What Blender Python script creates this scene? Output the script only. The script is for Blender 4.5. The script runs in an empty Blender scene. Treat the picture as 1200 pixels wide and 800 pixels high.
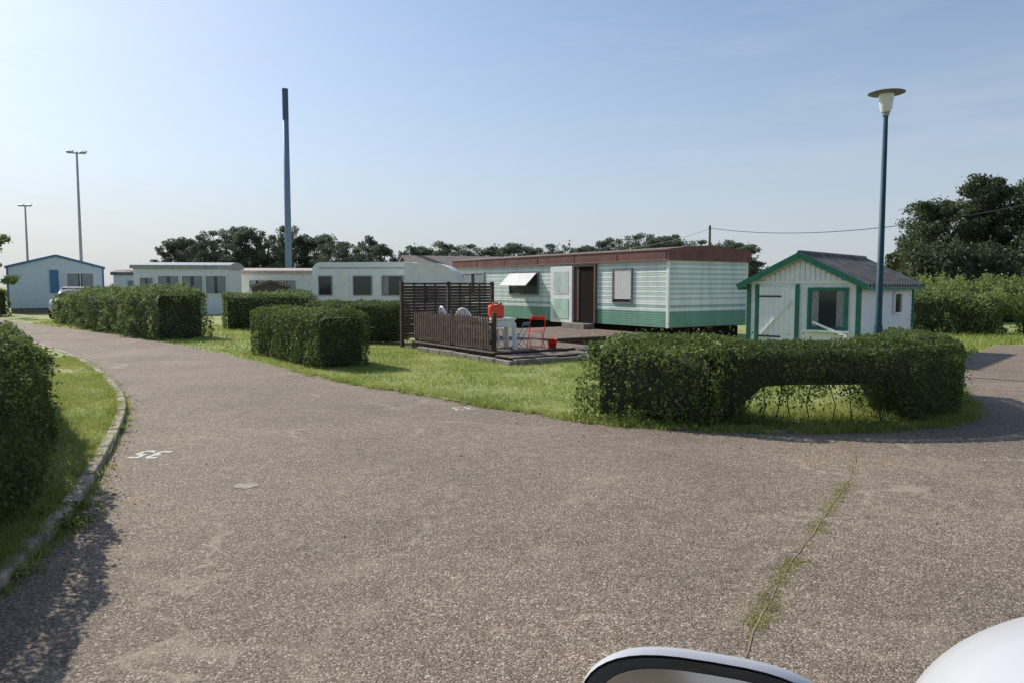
import bpy, bmesh, math, random
import numpy as np
from mathutils import Vector, noise
random.seed(7); np.random.seed(7)
R=math.radians
scene=bpy.context.scene
COL=scene.collection

# ------------------------------------------------------------------ materials
def newmat(name):
    m=bpy.data.materials.new(name); m.use_nodes=True
    nt=m.node_tree; b=nt.nodes['Principled BSDF']
    return m,nt,b
def N(nt,t,**k):
    n=nt.nodes.new(t)
    for a,v in k.items():
        if a in n.inputs: n.inputs[a].default_value=v
        else: setattr(n,a,v)
    return n
def ramp(nt,stops,interp='LINEAR'):
    r=nt.nodes.new('ShaderNodeValToRGB'); e=r.color_ramp; e.interpolation=interp
    while len(e.elements)<len(stops): e.elements.new(0.5)
    for i,(p,c) in enumerate(stops):
        e.elements[i].position=p
        e.elements[i].color=(c[0],c[1],c[2],1) if not isinstance(c,(int,float)) else (c,c,c,1)
    return r
def mat(name,col,rough=0.6,metal=0.0,var=0.12,scale=4.0,bump=0.0,bscale=60,spec=0.5,coat=0.0):
    m,nt,b=newmat(name)
    tc=N(nt,'ShaderNodeTexCoord')
    nz=N(nt,'ShaderNodeTexNoise',Scale=scale,Detail=6.0); nt.links.new(tc.outputs['Object'],nz.inputs['Vector'])
    lo=[c*(1-var*1.6) for c in col]; hi=[min(1,c*(1+var)) for c in col]
    r=ramp(nt,[(0.3,lo),(0.7,hi)]); nt.links.new(nz.outputs['Fac'],r.inputs['Fac'])
    nt.links.new(r.outputs['Color'],b.inputs['Base Color'])
    b.inputs['Roughness'].default_value=rough; b.inputs['Metallic'].default_value=metal
    b.inputs['Specular IOR Level'].default_value=spec; b.inputs['Coat Weight'].default_value=coat
    if bump>0:
        n2=N(nt,'ShaderNodeTexNoise',Scale=bscale,Detail=4.0); nt.links.new(tc.outputs['Object'],n2.inputs['Vector'])
        bp=N(nt,'ShaderNodeBump',Strength=bump,Distance=0.01); nt.links.new(n2.outputs['Fac'],bp.inputs['Height'])
        nt.links.new(bp.outputs['Normal'],b.inputs['Normal'])
    return m
def leafmat(name,c0,c1,c2,trans=0.3,scale=2.0,rough=0.5):
    m,nt,b=newmat(name)
    tc=N(nt,'ShaderNodeTexCoord'); geo=N(nt,'ShaderNodeNewGeometry')
    nz=N(nt,'ShaderNodeTexNoise',Scale=scale,Detail=4.0); nt.links.new(tc.outputs['Object'],nz.inputs['Vector'])
    mx=N(nt,'ShaderNodeMath',operation='ADD'); 
    h=N(nt,'ShaderNodeMath',operation='MULTIPLY'); h.inputs[1].default_value=0.55
    nt.links.new(geo.outputs['Random Per Island'],h.inputs[0])
    h2=N(nt,'ShaderNodeMath',operation='MULTIPLY_ADD'); h2.inputs[1].default_value=1.3; h2.inputs[2].default_value=-0.42
    nt.links.new(nz.outputs['Fac'],h2.inputs[0])
    nt.links.new(h.outputs[0],mx.inputs[0]); nt.links.new(h2.outputs[0],mx.inputs[1])
    r=ramp(nt,[(0.15,c0),(0.55,c1),(0.95,c2)]); nt.links.new(mx.outputs[0],r.inputs['Fac'])
    nt.links.new(r.outputs['Color'],b.inputs['Base Color'])
    b.inputs['Roughness'].default_value=rough; b.inputs['Specular IOR Level'].default_value=0.3
    tr=N(nt,'ShaderNodeBsdfTranslucent'); nt.links.new(r.outputs['Color'],tr.inputs['Color'])
    ms=N(nt,'ShaderNodeMixShader'); ms.inputs[0].default_value=trans
    nt.links.new(b.outputs[0],ms.inputs[1]); nt.links.new(tr.outputs[0],ms.inputs[2])
    nt.links.new(ms.outputs[0],nt.nodes['Material Output'].inputs['Surface'])
    return m
def glassmat(name,col=(0.03,0.035,0.04),rough=0.08):
    m,nt,b=newmat(name)
    b.inputs['Base Color'].default_value=(*col,1); b.inputs['Roughness'].default_value=rough
    b.inputs['Specular IOR Level'].default_value=0.6
    return m

M={}
M['hedge']=leafmat('hedge_leaves',(0.065,0.10,0.03),(0.115,0.17,0.045),(0.2,0.265,0.075),0.42,rough=.6)
M['rose']=leafmat('shrub_leaves',(0.08,0.125,0.035),(0.15,0.215,0.055),(0.27,0.33,0.095),0.42)
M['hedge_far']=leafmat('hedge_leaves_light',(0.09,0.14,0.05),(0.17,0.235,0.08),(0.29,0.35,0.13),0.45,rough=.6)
M['bush']=leafmat('bush_leaves_light',(0.12,0.18,0.055),(0.22,0.30,0.09),(0.36,0.42,0.15),0.5,1.2,rough=.6)  # paler copy of the leaf greens, sunlit look put into the colour
M['core']=mat('hedge_inner_twigs',(0.055,0.06,0.033),0.9)
M['pine']=leafmat('pine_needles',(0.045,0.068,0.036),(0.082,0.115,0.055),(0.15,0.19,0.09),0.35,0.5)
M['pine_far']=leafmat('haze_tinted_pine_needles',(0.10,0.125,0.10),(0.145,0.18,0.125),(0.21,0.25,0.16),0.4,0.3,rough=.8)  # distance haze is put into the colour: paler, greyer needles
M['bark']=mat('bark',(0.13,0.1,0.08),0.9,var=0.3,scale=8,bump=0.5)
M['blade']=leafmat('grass_blades',(0.19,0.25,0.055),(0.32,0.38,0.09),(0.5,0.48,0.19),0.5,0.8)
M['weed']=leafmat('weed_leaves',(0.08,0.13,0.025),(0.14,0.21,0.04),(0.2,0.28,0.06),0.4,2)
M['moss']=leafmat('moss_tufts',(0.22,0.21,0.08),(0.34,0.33,0.12),(0.48,0.44,0.2),0.2,3,rough=.9)
M['dry']=leafmat('dry_leaf_litter',(0.12,0.08,0.04),(0.22,0.15,0.07),(0.36,0.28,0.14),0.1,3,rough=.9)
M['white']=mat('white_painted_siding',(0.8,0.82,0.81),0.55,var=0.05)
M['cream']=mat('cream_panel',(0.78,0.77,0.71),0.5,var=0.06)
M['white_plastic']=mat('white_plastic',(0.82,0.82,0.8),0.35,var=0.04)
M['green_paint']=mat('green_paint',(0.015,0.15,0.09),0.5,var=0.15)
M['brown_roof']=mat('rusty_brown_fascia',(0.15,0.055,0.04),0.55,var=0.25,scale=2)
M['dark_wood']=mat('dark_stained_wood',(0.078,0.045,0.034),0.75,var=0.3,scale=6,bump=0.3)
M['picket_wood']=mat('brown_picket_wood',(0.10,0.056,0.04),0.8,var=0.3,scale=6,bump=0.3)
M['deck_wood']=mat('weathered_deck_boards',(0.19,0.14,0.105),0.8,var=0.3,scale=5,bump=0.3)
M['concrete']=mat('concrete',(0.27,0.245,0.2),0.9,var=0.3,scale=9,bump=0.4)
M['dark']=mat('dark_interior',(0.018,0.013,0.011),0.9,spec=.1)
M['door_brown']=mat('brown_inner_door',(0.12,0.07,0.045),0.6)
M['glass']=glassmat('window_glass')
M['curtain']=mat('net_curtain',(0.66,0.66,0.63),0.9,var=0.15,scale=30)
M['curtain_grey']=mat('grey_curtain',(0.3,0.32,0.33),0.8,var=0.2,scale=20)
M['pole_teal']=mat('teal_painted_steel',(0.018,0.065,0.09),0.55,var=0.2,scale=3,spec=.3)
M['pole_grey']=mat('grey_blue_steel',(0.16,0.24,0.37),0.6,var=0.08)
M['pole_dark']=mat('dark_blue_steel',(0.06,0.10,0.2),0.6,var=0.1)
M['steel']=mat('galvanised_steel',(0.36,0.38,0.42),0.45,metal=0.3,var=0.1)
M['lampglass']=mat('opal_lamp_glass',(0.75,0.77,0.75),0.2,var=0.03)
M['lampcap']=mat('grey_lamp_canopy',(0.17,0.17,0.18),0.5,var=0.1)
M['red']=mat('red_plastic',(0.75,0.04,0.02),0.4,var=0.08)
M['teal_fabric']=mat('teal_fabric',(0.03,0.22,0.28),0.7)
M['corr']=mat('dark_grey_roofing',(0.16,0.155,0.15),0.75,var=0.3,scale=3,spec=.3)
M['roof_grey']=mat('grey_metal_roof',(0.36,0.37,0.38),0.5,var=0.15)
M['roof_brown']=mat('brown_tile_roof',(0.2,0.165,0.14),0.8,var=0.25)
M['blue_trim']=mat('blue_trim',(0.06,0.18,0.36),0.5)
M['bluewhite']=mat('pale_blue_siding',(0.64,0.71,0.76),0.55,var=0.05)
M['car_white']=mat('white_car_paint',(0.5,0.51,0.53),0.4,var=0.02,coat=0.2)
M['black_plastic']=mat('black_plastic',(0.035,0.04,0.046),0.5,var=0.2,scale=30)
M['rubber']=mat('tyre_rubber',(0.015,0.015,0.015),0.85)
M['mirror']=glassmat('mirror_glass',(0.45,0.48,0.52),0.12); M['mirror'].node_tree.nodes['Principled BSDF'].inputs['Metallic'].default_value=1.0

def siding_mat():
    m,nt,b=newmat('striped_green_white_siding')
    tc=N(nt,'ShaderNodeTexCoord'); sp=N(nt,'ShaderNodeSeparateXYZ'); nt.links.new(tc.outputs['Object'],sp.inputs[0])
    d=N(nt,'ShaderNodeMath',operation='DIVIDE'); d.inputs[1].default_value=3.0; nt.links.new(sp.outputs['Z'],d.inputs[0])
    w=(0.79,0.83,0.79); g=(0.14,0.33,0.22); lg=(0.5,0.64,0.54); mg=(0.3,0.48,0.37); s=(0.12,0.12,0.11)
    st=[(0.0,s),(0.4/3,g),(.87/3,w),(.98/3,mg),(1.06/3,w)]
    z=1.21
    while z<2.3: st+= [(z/3,lg),((z+.075)/3,w)]; z+=.15
    r=ramp(nt,st,'CONSTANT')
    nt.links.new(d.outputs[0],r.inputs['Fac'])
    nz=N(nt,'ShaderNodeTexNoise',Scale=1.2,Detail=7.0); 
    mp=N(nt,'ShaderNodeMapping'); mp.inputs['Scale'].default_value=(2.5,2.5,0.5)
    nt.links.new(tc.outputs['Object'],mp.inputs[0]); nt.links.new(mp.outputs[0],nz.inputs['Vector'])
    r2=ramp(nt,[(0.3,0.78),(0.65,1.0)]); nt.links.new(nz.outputs['Fac'],r2.inputs['Fac'])
    mx=N(nt,'ShaderNodeMixRGB',blend_type='MULTIPLY'); mx.inputs[0].default_value=1
    nt.links.new(r.outputs[0],mx.inputs[1]); nt.links.new(r2.outputs[0],mx.inputs[2])
    nt.links.new(mx.outputs[0],b.inputs['Base Color']); b.inputs['Roughness'].default_value=0.45
    return m
M['stripe']=siding_mat()

def road_mat():
    m,nt,b=newmat('coarse_aggregate_asphalt')
    tc=N(nt,'ShaderNodeTexCoord')
    v=N(nt,'ShaderNodeTexVoronoi',Scale=105.0); nt.links.new(tc.outputs['Object'],v.inputs['Vector'])
    sp=N(nt,'ShaderNodeSeparateColor'); nt.links.new(v.outputs['Color'],sp.inputs[0])
    r=ramp(nt,[(0.0,(0.13,0.102,0.074)),(0.3,(0.225,0.182,0.138)),(0.62,(0.30,0.245,0.19)),(0.9,(0.41,0.345,0.27)),(1.0,(0.68,0.61,0.51))])
    nt.links.new(sp.outputs[0],r.inputs['Fac'])
    r1=ramp(nt,[(0.0,1.0),(0.55,0.76),(0.8,0.38)]); 
    nt.links.new(v.outputs['Distance'],r1.inputs['Fac'])
    mx0=N(nt,'ShaderNodeMixRGB',blend_type='MULTIPLY'); mx0.inputs[0].default_value=0.85
    nt.links.new(r.outputs[0],mx0.inputs[1]); nt.links.new(r1.outputs[0],mx0.inputs[2])
    n1=N(nt,'ShaderNodeTexNoise',Scale=0.45,Detail=8.0,Roughness=0.65); nt.links.new(tc.outputs['Object'],n1.inputs['Vector'])
    r2=ramp(nt,[(0.3,(0.78,0.77,0.77)),(0.5,(1,0.97,0.95)),(0.72,(1.28,1.22,1.12))]); nt.links.new(n1.outputs['Fac'],r2.inputs['Fac'])
    mx=N(nt,'ShaderNodeMixRGB',blend_type='MULTIPLY'); mx.inputs[0].default_value=1
    nt.links.new(mx0.outputs[0],mx.inputs[1]); nt.links.new(r2.outputs[0],mx.inputs[2])
    n3=N(nt,'ShaderNodeTexNoise',Scale=9.0,Detail=6.0,Roughness=0.7); nt.links.new(tc.outputs['Object'],n3.inputs['Vector'])
    r3=ramp(nt,[(0.3,0.78),(0.7,1.2)]); nt.links.new(n3.outputs['Fac'],r3.inputs['Fac'])
    mx3=N(nt,'ShaderNodeMixRGB',blend_type='MULTIPLY'); mx3.inputs[0].default_value=1
    nt.links.new(mx.outputs[0],mx3.inputs[1]); nt.links.new(r3.outputs[0],mx3.inputs[2])
    n4=N(nt,'ShaderNodeTexNoise',Scale=0.9,Detail=10.0,Roughness=0.72,Distortion=1.8); nt.links.new(tc.outputs['Object'],n4.inputs['Vector'])
    r4=ramp(nt,[(0.54,0.0),(0.72,0.6)]); nt.links.new(n4.outputs['Fac'],r4.inputs['Fac'])
    mx4=N(nt,'ShaderNodeMixRGB',blend_type='MIX'); mx4.inputs[2].default_value=(0.34,0.29,0.2,1)
    nt.links.new(r4.outputs[0],mx4.inputs[0]); nt.links.new(mx3.outputs[0],mx4.inputs[1])
    # hairline pale cracks
    nd=N(nt,'ShaderNodeTexNoise',Scale=2.2,Detail=6.0); nt.links.new(tc.outputs['Object'],nd.inputs['Vector'])
    va=N(nt,'ShaderNodeVectorMath',operation='MULTIPLY_ADD'); va.inputs[1].default_value=(0.9,0.9,0.0); nt.links.new(nd.outputs['Color'],va.inputs[0]); nt.links.new(tc.outputs['Object'],va.inputs[2])
    vc=N(nt,'ShaderNodeTexVoronoi',Scale=0.42,feature='DISTANCE_TO_EDGE'); nt.links.new(va.outputs[0],vc.inputs['Vector'])
    rc=ramp(nt,[(0.0,1.0),(0.012,0.0)]); nt.links.new(vc.outputs['Distance'],rc.inputs['Fac'])
    n5=N(nt,'ShaderNodeTexNoise',Scale=0.8,Detail=5.0); nt.links.new(tc.outputs['Object'],n5.inputs['Vector'])
    r5=ramp(nt,[(0.5,0.0),(0.6,0.45)]); nt.links.new(n5.outputs['Fac'],r5.inputs['Fac'])
    mm=N(nt,'ShaderNodeMath',operation='MULTIPLY'); nt.links.new(rc.outputs[0],mm.inputs[0]); nt.links.new(r5.outputs[0],mm.inputs[1])
    mx5=N(nt,'ShaderNodeMixRGB',blend_type='MIX'); mx5.inputs[2].default_value=(0.46,0.41,0.3,1)
    nt.links.new(mm.outputs[0],mx5.inputs[0]); nt.links.new(mx4.outputs[0],mx5.inputs[1])
    nt.links.new(mx5.outputs[0],b.inputs['Base Color'])
    b.inputs['Roughness'].default_value=0.85; b.inputs['Specular IOR Level'].default_value=0.3
    bp=N(nt,'ShaderNodeBump',Strength=0.8,Distance=0.005,invert=True); nt.links.new(v.outputs['Distance'],bp.inputs['Height'])
    nt.links.new(bp.outputs[0],b.inputs['Normal'])
    return m
M['road']=road_mat()
def grass_mat():
    m,nt,b=newmat('lawn_ground')
    tc=N(nt,'ShaderNodeTexCoord')
    n1=N(nt,'ShaderNodeTexNoise',Scale=0.5,Detail=9.0,Roughness=0.65); nt.links.new(tc.outputs['Object'],n1.inputs['Vector'])
    r=ramp(nt,[(0.3,(0.19,0.24,0.06)),(0.5,(0.28,0.32,0.09)),(0.62,(0.34,0.34,0.12)),(0.75,(0.42,0.35,0.2))]); nt.links.new(n1.outputs['Fac'],r.inputs['Fac'])
    n2=N(nt,'ShaderNodeTexNoise',Scale=22.0,Detail=6.0,Roughness=0.75); nt.links.new(tc.outputs['Object'],n2.inputs['Vector'])
    r2=ramp(nt,[(0.3,0.6),(0.7,1.3)]); nt.links.new(n2.outputs['Fac'],r2.inputs['Fac'])
    mx=N(nt,'ShaderNodeMixRGB',blend_type='MULTIPLY'); mx.inputs[0].default_value=1
    nt.links.new(r.outputs[0],mx.inputs[1]); nt.links.new(r2.outputs[0],mx.inputs[2])
    nt.links.new(mx.outputs[0],b.inputs['Base Color']); b.inputs['Roughness'].default_value=0.9
    bp=N(nt,'ShaderNodeBump',Strength=0.7,Distance=0.03); nt.links.new(n2.outputs['Fac'],bp.inputs['Height']); nt.links.new(bp.outputs[0],b.inputs['Normal'])
    return m
M['grass']=grass_mat()
def paint_mat():
    m,nt,b=newmat('worn_white_road_paint')
    tc=N(nt,'ShaderNodeTexCoord')
    v=N(nt,'ShaderNodeTexVoronoi',Scale=105.0); nt.links.new(tc.outputs['Object'],v.inputs['Vector'])
    n=N(nt,'ShaderNodeTexNoise',Scale=26.0,Detail=8.0,Roughness=0.9); nt.links.new(tc.outputs['Object'],n.inputs['Vector'])
    r=ramp(nt,[(0.43,(0.27,0.225,0.175)),(0.49,(0.6,0.58,0.53)),(0.7,(0.78,0.77,0.73))]); nt.links.new(n.outputs['Fac'],r.inputs['Fac'])
    nt.links.new(r.outputs[0],b.inputs['Base Color']); b.inputs['Roughness'].default_value=0.8
    bp=N(nt,'ShaderNodeBump',Strength=0.7,Distance=0.004,invert=True); nt.links.new(v.outputs['Distance'],bp.inputs['Height']); nt.links.new(bp.outputs[0],b.inputs['Normal'])
    return m
M['roadpaint']=paint_mat()

# ------------------------------------------------------------------ helpers
def link(o,parent=None):
    COL.objects.link(o)
    if parent is not None: o.parent=parent
    return o
def thing(name,label,cat,loc=(0,0,0),rz=0,group=None):
    o=bpy.data.objects.new(name,None); o.empty_display_size=0.3
    o.location=loc; o.rotation_euler=(0,0,rz); COL.objects.link(o)
    o['label']=label; o['category']=cat
    if group: o['group']=group
    return o
def tag(o,label,cat,group=None,kind=None):
    if kind: o['kind']=kind
    if label: o['label']=label
    if cat: o['category']=cat
    if group: o['group']=group
class MB:
    def __init__(s): s.v=[];s.f=[];s.m=[]
    def quad(s,p,mi=0):
        i=len(s.v); s.v+= [tuple(q) for q in p]; s.f.append(tuple(range(i,i+len(p)))); s.m.append(mi)
    def box(s,x0,x1,y0,y1,z0,z1,mi=0):
        i=len(s.v)
        s.v+=[(x0,y0,z0),(x1,y0,z0),(x1,y1,z0),(x0,y1,z0),(x0,y0,z1),(x1,y0,z1),(x1,y1,z1),(x0,y1,z1)]
        for f in [(3,2,1,0),(4,5,6,7),(0,1,5,4),(1,2,6,5),(2,3,7,6),(3,0,4,7)]:
            s.f.append(tuple(i+k for k in f)); s.m.append(mi)
    def beam(s,a,b,w,h,mi=0,up=(0,0,1)):
        a=Vector(a);b=Vector(b);d=(b-a).normalized();u=Vector(up);sd=d.cross(u)
        if sd.length<1e-4: sd=Vector((1,0,0))
        sd.normalize();u=sd.cross(d).normalized()
        i=len(s.v)
        for p in (a,b):
            for (q,r) in ((-1,-1),(1,-1),(1,1),(-1,1)):
                s.v.append(tuple(p+sd*q*w/2+u*r*h/2))
        for f in [(3,2,1,0),(4,5,6,7),(0,1,5,4),(1,2,6,5),(2,3,7,6),(3,0,4,7)]:
            s.f.append(tuple(i+k for k in f)); s.m.append(mi)
    def tube(s,pts,rad,seg=10,mi=0,cap=True):
        pts=[Vector(p) for p in pts]
        if not hasattr(rad,'__len__'): rad=[rad]*len(pts)
        i0=len(s.v)
        for k,p in enumerate(pts):
            d=(pts[min(k+1,len(pts)-1)]-pts[max(k-1,0)]).normalized()
            a=d.orthogonal().normalized() if k==0 else (a-d*a.dot(d)).normalized()
            b=d.cross(a)
            for j in range(seg):
                t=2*math.pi*j/seg; s.v.append(tuple(p+(a*math.cos(t)+b*math.sin(t))*rad[k]))
        for k in range(len(pts)-1):
            for j in range(seg):
                s.f.append((i0+k*seg+j,i0+k*seg+(j+1)%seg,i0+(k+1)*seg+(j+1)%seg,i0+(k+1)*seg+j)); s.m.append(mi)
        if cap:
            s.f.append(tuple(i0+j for j in reversed(range(seg)))); s.m.append(mi)
            s.f.append(tuple(i0+(len(pts)-1)*seg+j for j in range(seg))); s.m.append(mi)
    def lathe(s,prof,seg=24,c=(0,0,0),mi=0):
        i0=len(s.v)
        for (r,z) in prof:
            for j in range(seg):
                t=2*math.pi*j/seg; s.v.append((c[0]+r*math.cos(t),c[1]+r*math.sin(t),c[2]+z))
        for k in range(len(prof)-1):
            for j in range(seg):
                s.f.append((i0+k*seg+j,i0+k*seg+(j+1)%seg,i0+(k+1)*seg+(j+1)%seg,i0+(k+1)*seg+j)); s.m.append(mi)
    def clap(s,o,d,n,w,z0,z1,pitch=0.12,e=0.014,clip=None,mi=0):
        o=Vector((*o,0));d=Vector((*d,0));n=Vector((*n,0)); z=z0
        while z<z1-1e-4:
            zb=min(z+pitch,z1)
            a=clip(z) if clip else (0,w); b=clip(zb) if clip else (0,w)
            Z=Vector((0,0,1))
            s.quad([o+d*a[0]+n*e+Z*z,o+d*a[1]+n*e+Z*z,o+d*b[1]+Z*zb,o+d*b[0]+Z*zb],mi)
            s.quad([o+d*a[0]+Z*z-n*0.01,o+d*a[1]+Z*z-n*0.01,o+d*a[1]+n*e+Z*z,o+d*a[0]+n*e+Z*z],mi)
            z=zb
    def obj(s,name,mats,parent=None,loc=(0,0,0),rz=0,bevel=0,smooth=False,label=None):
        me=bpy.data.meshes.new(name); me.from_pydata(s.v,[],s.f)
        if not isinstance(mats,(list,tuple)): mats=[mats]
        for m in mats: me.materials.append(m)
        me.polygons.foreach_set('material_index',s.m)
        if smooth: me.polygons.foreach_set('use_smooth',[True]*len(me.polygons))
        me.update()
        bm=bmesh.new(); bm.from_mesh(me); bmesh.ops.recalc_face_normals(bm,faces=bm.faces); bm.to_mesh(me); bm.free()
        o=bpy.data.objects.new(name,me); o.location=loc; o.rotation_euler=(0,0,rz)
        if bevel>0:
            b=o.modifiers.new('bevel','BEVEL'); b.width=bevel; b.segments=2; b.limit_method='ANGLE'
        link(o,parent)
        if label: o['label']=label
        return o
def catmull(pts,n=6):
    P=[np.array(p,float) for p in pts]; out=[]
    for i in range(len(P)-1):
        p0=P[max(i-1,0)];p1=P[i];p2=P[i+1];p3=P[min(i+2,len(P)-1)]
        for k in range(n):
            t=k/n
            out.append(0.5*((2*p1)+(-p0+p2)*t+(2*p0-5*p1+4*p2-p3)*t*t+(-p0+3*p1-3*p2+p3)*t**3))
    out.append(P[-1]); return [tuple(q) for q in out]
def sheet(name,pts,z,m,kind='structure'):
    me=bpy.data.meshes.new(name); me.from_pydata([(p[0],p[1],z) for p in pts],[],[tuple(range(len(pts)))])
    bm=bmesh.new(); bm.from_mesh(me); bmesh.ops.recalc_face_normals(bm,faces=bm.faces)
    for f in bm.faces:
        if f.normal.z<0: f.normal_flip()
    bmesh.ops.triangulate(bm,faces=bm.faces); bm.to_mesh(me); bm.free()
    me.materials.append(m); o=bpy.data.objects.new(name,me); COL.objects.link(o)
    if kind: o['kind']=kind
    return o
def np_mesh(name,V,nper,mats,extra=None,parent=None,loc=(0,0,0),fmi=None):
    n=len(V)//nper
    ev=np.zeros((0,3)); ef=[];
    if extra: ev=np.array(extra[0],float).reshape(-1,3); ef=extra[1]
    allv=np.vstack([V,ev]); me=bpy.data.meshes.new(name)
    me.vertices.add(len(allv)); me.vertices.foreach_set('co',allv.astype(np.float32).ravel())
    loops=list(range(n*nper)); starts=[i*nper for i in range(n)]; mi=[0]*n if fmi is None else list(fmi)
    lp=len(loops); el=[]
    for f in ef:
        starts.append(lp); lp+=len(f); el+= [k+n*nper for k in f]; mi.append(1)
    loops+=el
    me.loops.add(len(loops)); me.loops.foreach_set('vertex_index',loops)
    me.polygons.add(len(starts)); me.polygons.foreach_set('loop_start',starts)
    me.polygons.foreach_set('material_index',mi)
    for m in mats: me.materials.append(m)
    me.update(calc_edges=True); me.validate()
    o=bpy.data.objects.new(name,me); o.location=loc; link(o,parent); return o
def leafquads(P,size,rng,aspect=0.6,droop=None):
    n=len(P); a=rng.normal(size=(n,3)); a/=np.linalg.norm(a,axis=1)[:,None]
    b=rng.normal(size=(n,3)); b-=a*(a*b).sum(1)[:,None]; b/=np.linalg.norm(b,axis=1)[:,None]
    s=(size*rng.uniform(0.6,1.4,n))[:,None]
    V=np.empty((n,4,3)); V[:,0]=P-a*s/2; V[:,1]=P+b*s*aspect/2+a*s*0.05; V[:,2]=P+a*s/2; V[:,3]=P-b*s*aspect/2+a*s*0.05
    return V.reshape(-1,3)

# ------------------------------------------------------------------ vegetation
def hedge(name,path,hw,h,size,dens,label,group=None,gaps=(),m='hedge',seed=1,bump=0.09,hfun=None,berries=0,out=0.02,cat='hedge',deep=.04):
    rng=np.random.default_rng(seed)
    P=np.array(catmull(path,5)); seg=np.diff(P,axis=0); sl=np.linalg.norm(seg,axis=1); cs=np.concatenate([[0],np.cumsum(sl)]); L=cs[-1]
    def at(s):
        i=np.clip(np.searchsorted(cs,s,side='right')-1,0,len(sl)-1); t=(s-cs[i])/sl[i]
        p=P[i]+seg[i]*t[:,None]; d=seg[i]/sl[i][:,None]; nrm=np.stack([-d[:,1],d[:,0]],1); return p,d,nrm
    HF=hfun or (lambda s:np.full_like(s,h))
    per=2*h+2*hw
    n=int(dens*per*L); s=rng.uniform(0,L,n); q=rng.uniform(0,per,n)
    H=HF(s)
    side=np.where(q<h,1,np.where(q<2*h,-1,0))
    off=np.where(side==1,hw,np.where(side==-1,-hw,q-2*h-hw))
    z=np.where(side==1,q/h*H,np.where(side==-1,(q-h)/h*H,H))
    nx=np.where(side!=0,side,0).astype(float); nz=np.where(side==0,1.0,0.0)
    ne=int(dens*2*hw*h)
    p,d,nr=at(s)
    X=p[:,0]+nr[:,0]*off; Y=p[:,1]+nr[:,1]*off
    NX=nr[:,0]*nx; NY=nr[:,1]*nx
    for e,sgn in ((0.0,-1),(L,1)):
        pe,de,nre=at(np.full(ne,min(e,L-1e-5))); o=rng.uniform(-hw,hw,ne); zz=rng.uniform(0,h,ne)
        He=HF(np.full(ne,e))
        X=np.concatenate([X,pe[:,0]+nre[:,0]*o]);Y=np.concatenate([Y,pe[:,1]+nre[:,1]*o]);z=np.concatenate([z,zz/h*He])
        NX=np.concatenate([NX,de[:,0]*sgn]);NY=np.concatenate([NY,de[:,1]*sgn]);nz=np.concatenate([nz,np.zeros(ne)])
        s=np.concatenate([s,np.full(ne,e)]); off=np.concatenate([off,o]); H=np.concatenate([H,He])
    rr=0.2
    ao=np.clip((np.abs(off)-(hw-rr))/rr,0,1); az=np.clip((z-(H-rr))/rr,0,1)
    k=np.minimum(ao,az); z=z-k*0.08; 
    nn=len(X)
    disp=np.array([noise.noise(Vector((X[i]*1.6+seed*9,Y[i]*1.6,z[i]*1.6)))*1.2+noise.noise(Vector((X[i]*4.5+seed*9,Y[i]*4.5,z[i]*4.5)))*0.7+noise.noise(Vector((X[i]*12,Y[i]*12,z[i]*12)))*0.4 for i in range(nn)])
    dd=disp*bump-rng.exponential(deep,nn)+ (rng.random(nn)<out)*rng.uniform(0,0.13,nn)-k*0.05
    X=X+NX*dd;Y=Y+NY*dd;z=z+nz*dd
    z=np.maximum(z,0.02)
    keep=np.ones(nn,bool)
    for (a,b,zg) in gaps:
        lim=zg*np.clip(np.minimum(s-a,b-s)/0.3,0,1)
        lim=lim+np.array([noise.noise(Vector((x*2.5,y*2.5,5.0)))*0.16+noise.noise(Vector((x*9,y*9,5.0)))*0.14 for x,y in zip(X,Y)])*(lim>0)
        keep&=~((z<lim)&(rng.random(nn)<0.93))
    keep&=~((z<0.1)&(rng.random(nn)<0.45))
    Pt=np.stack([X,Y,z],1)[keep]
    V=leafquads(Pt,size,rng); mats=[M[m],M['core']]; fmi=None
    if berries:
        mats.append(M['red']); fmi=np.zeros(len(Pt),int); idx=rng.choice(len(Pt),berries,replace=False); fmi[idx]=2
    cv=[];cf=[]; K=max(4,int(L/0.35)); ss=np.linspace(0.16,L-0.16,K); p,d,nr=at(ss); HH=HF(ss); w=hw-0.13-.3*bump
    for i in range(K):
        zb=0.05
        for (a,b,zg) in gaps:
            if a<ss[i]<b: zb=max(zb,min(zg+0.15,0.05+zg*min(ss[i]-a,b-ss[i])/0.2+0.05))
        for (o,zz) in ((-w,zb),(-w,HH[i]-0.24),(-w*0.75,HH[i]-0.15),(w*0.75,HH[i]-0.15),(w,HH[i]-0.24),(w,zb)):
            cv.append((p[i,0]+nr[i,0]*o,p[i,1]+nr[i,1]*o,zz))
    for i in range(K-1):
        for j in range(6): cf.append((i*6+j,i*6+(j+1)%6,(i+1)*6+(j+1)%6,(i+1)*6+j))
    cf.append(tuple(range(6))); cf.append(tuple((K-1)*6+j for j in reversed(range(6))))
    mb=MB()
    for (a,b,zg) in gaps:
        for sx in np.arange(a,b,0.22):
            pp,dd_,n_=at(np.array([sx])); o=rng.uniform(-hw*0.6,hw*0.6)
            x,y=pp[0]+n_[0]*o
            mb.tube([(x,y,0),(x+rng.uniform(-.06,.06),y+rng.uniform(-.06,.06),zg*0.6),(x+rng.uniform(-.15,.15),y+rng.uniform(-.1,.1),zg+0.25)],[0.009,0.007,0.005],5)
    b0=len(cv); cv+=mb.v; cf+=[tuple(k+b0 for k in f) for f in mb.f]
    o=np_mesh(name,V,4,mats,(cv,cf),fmi=fmi)
    tag(o,label,cat,group); return o

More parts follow.
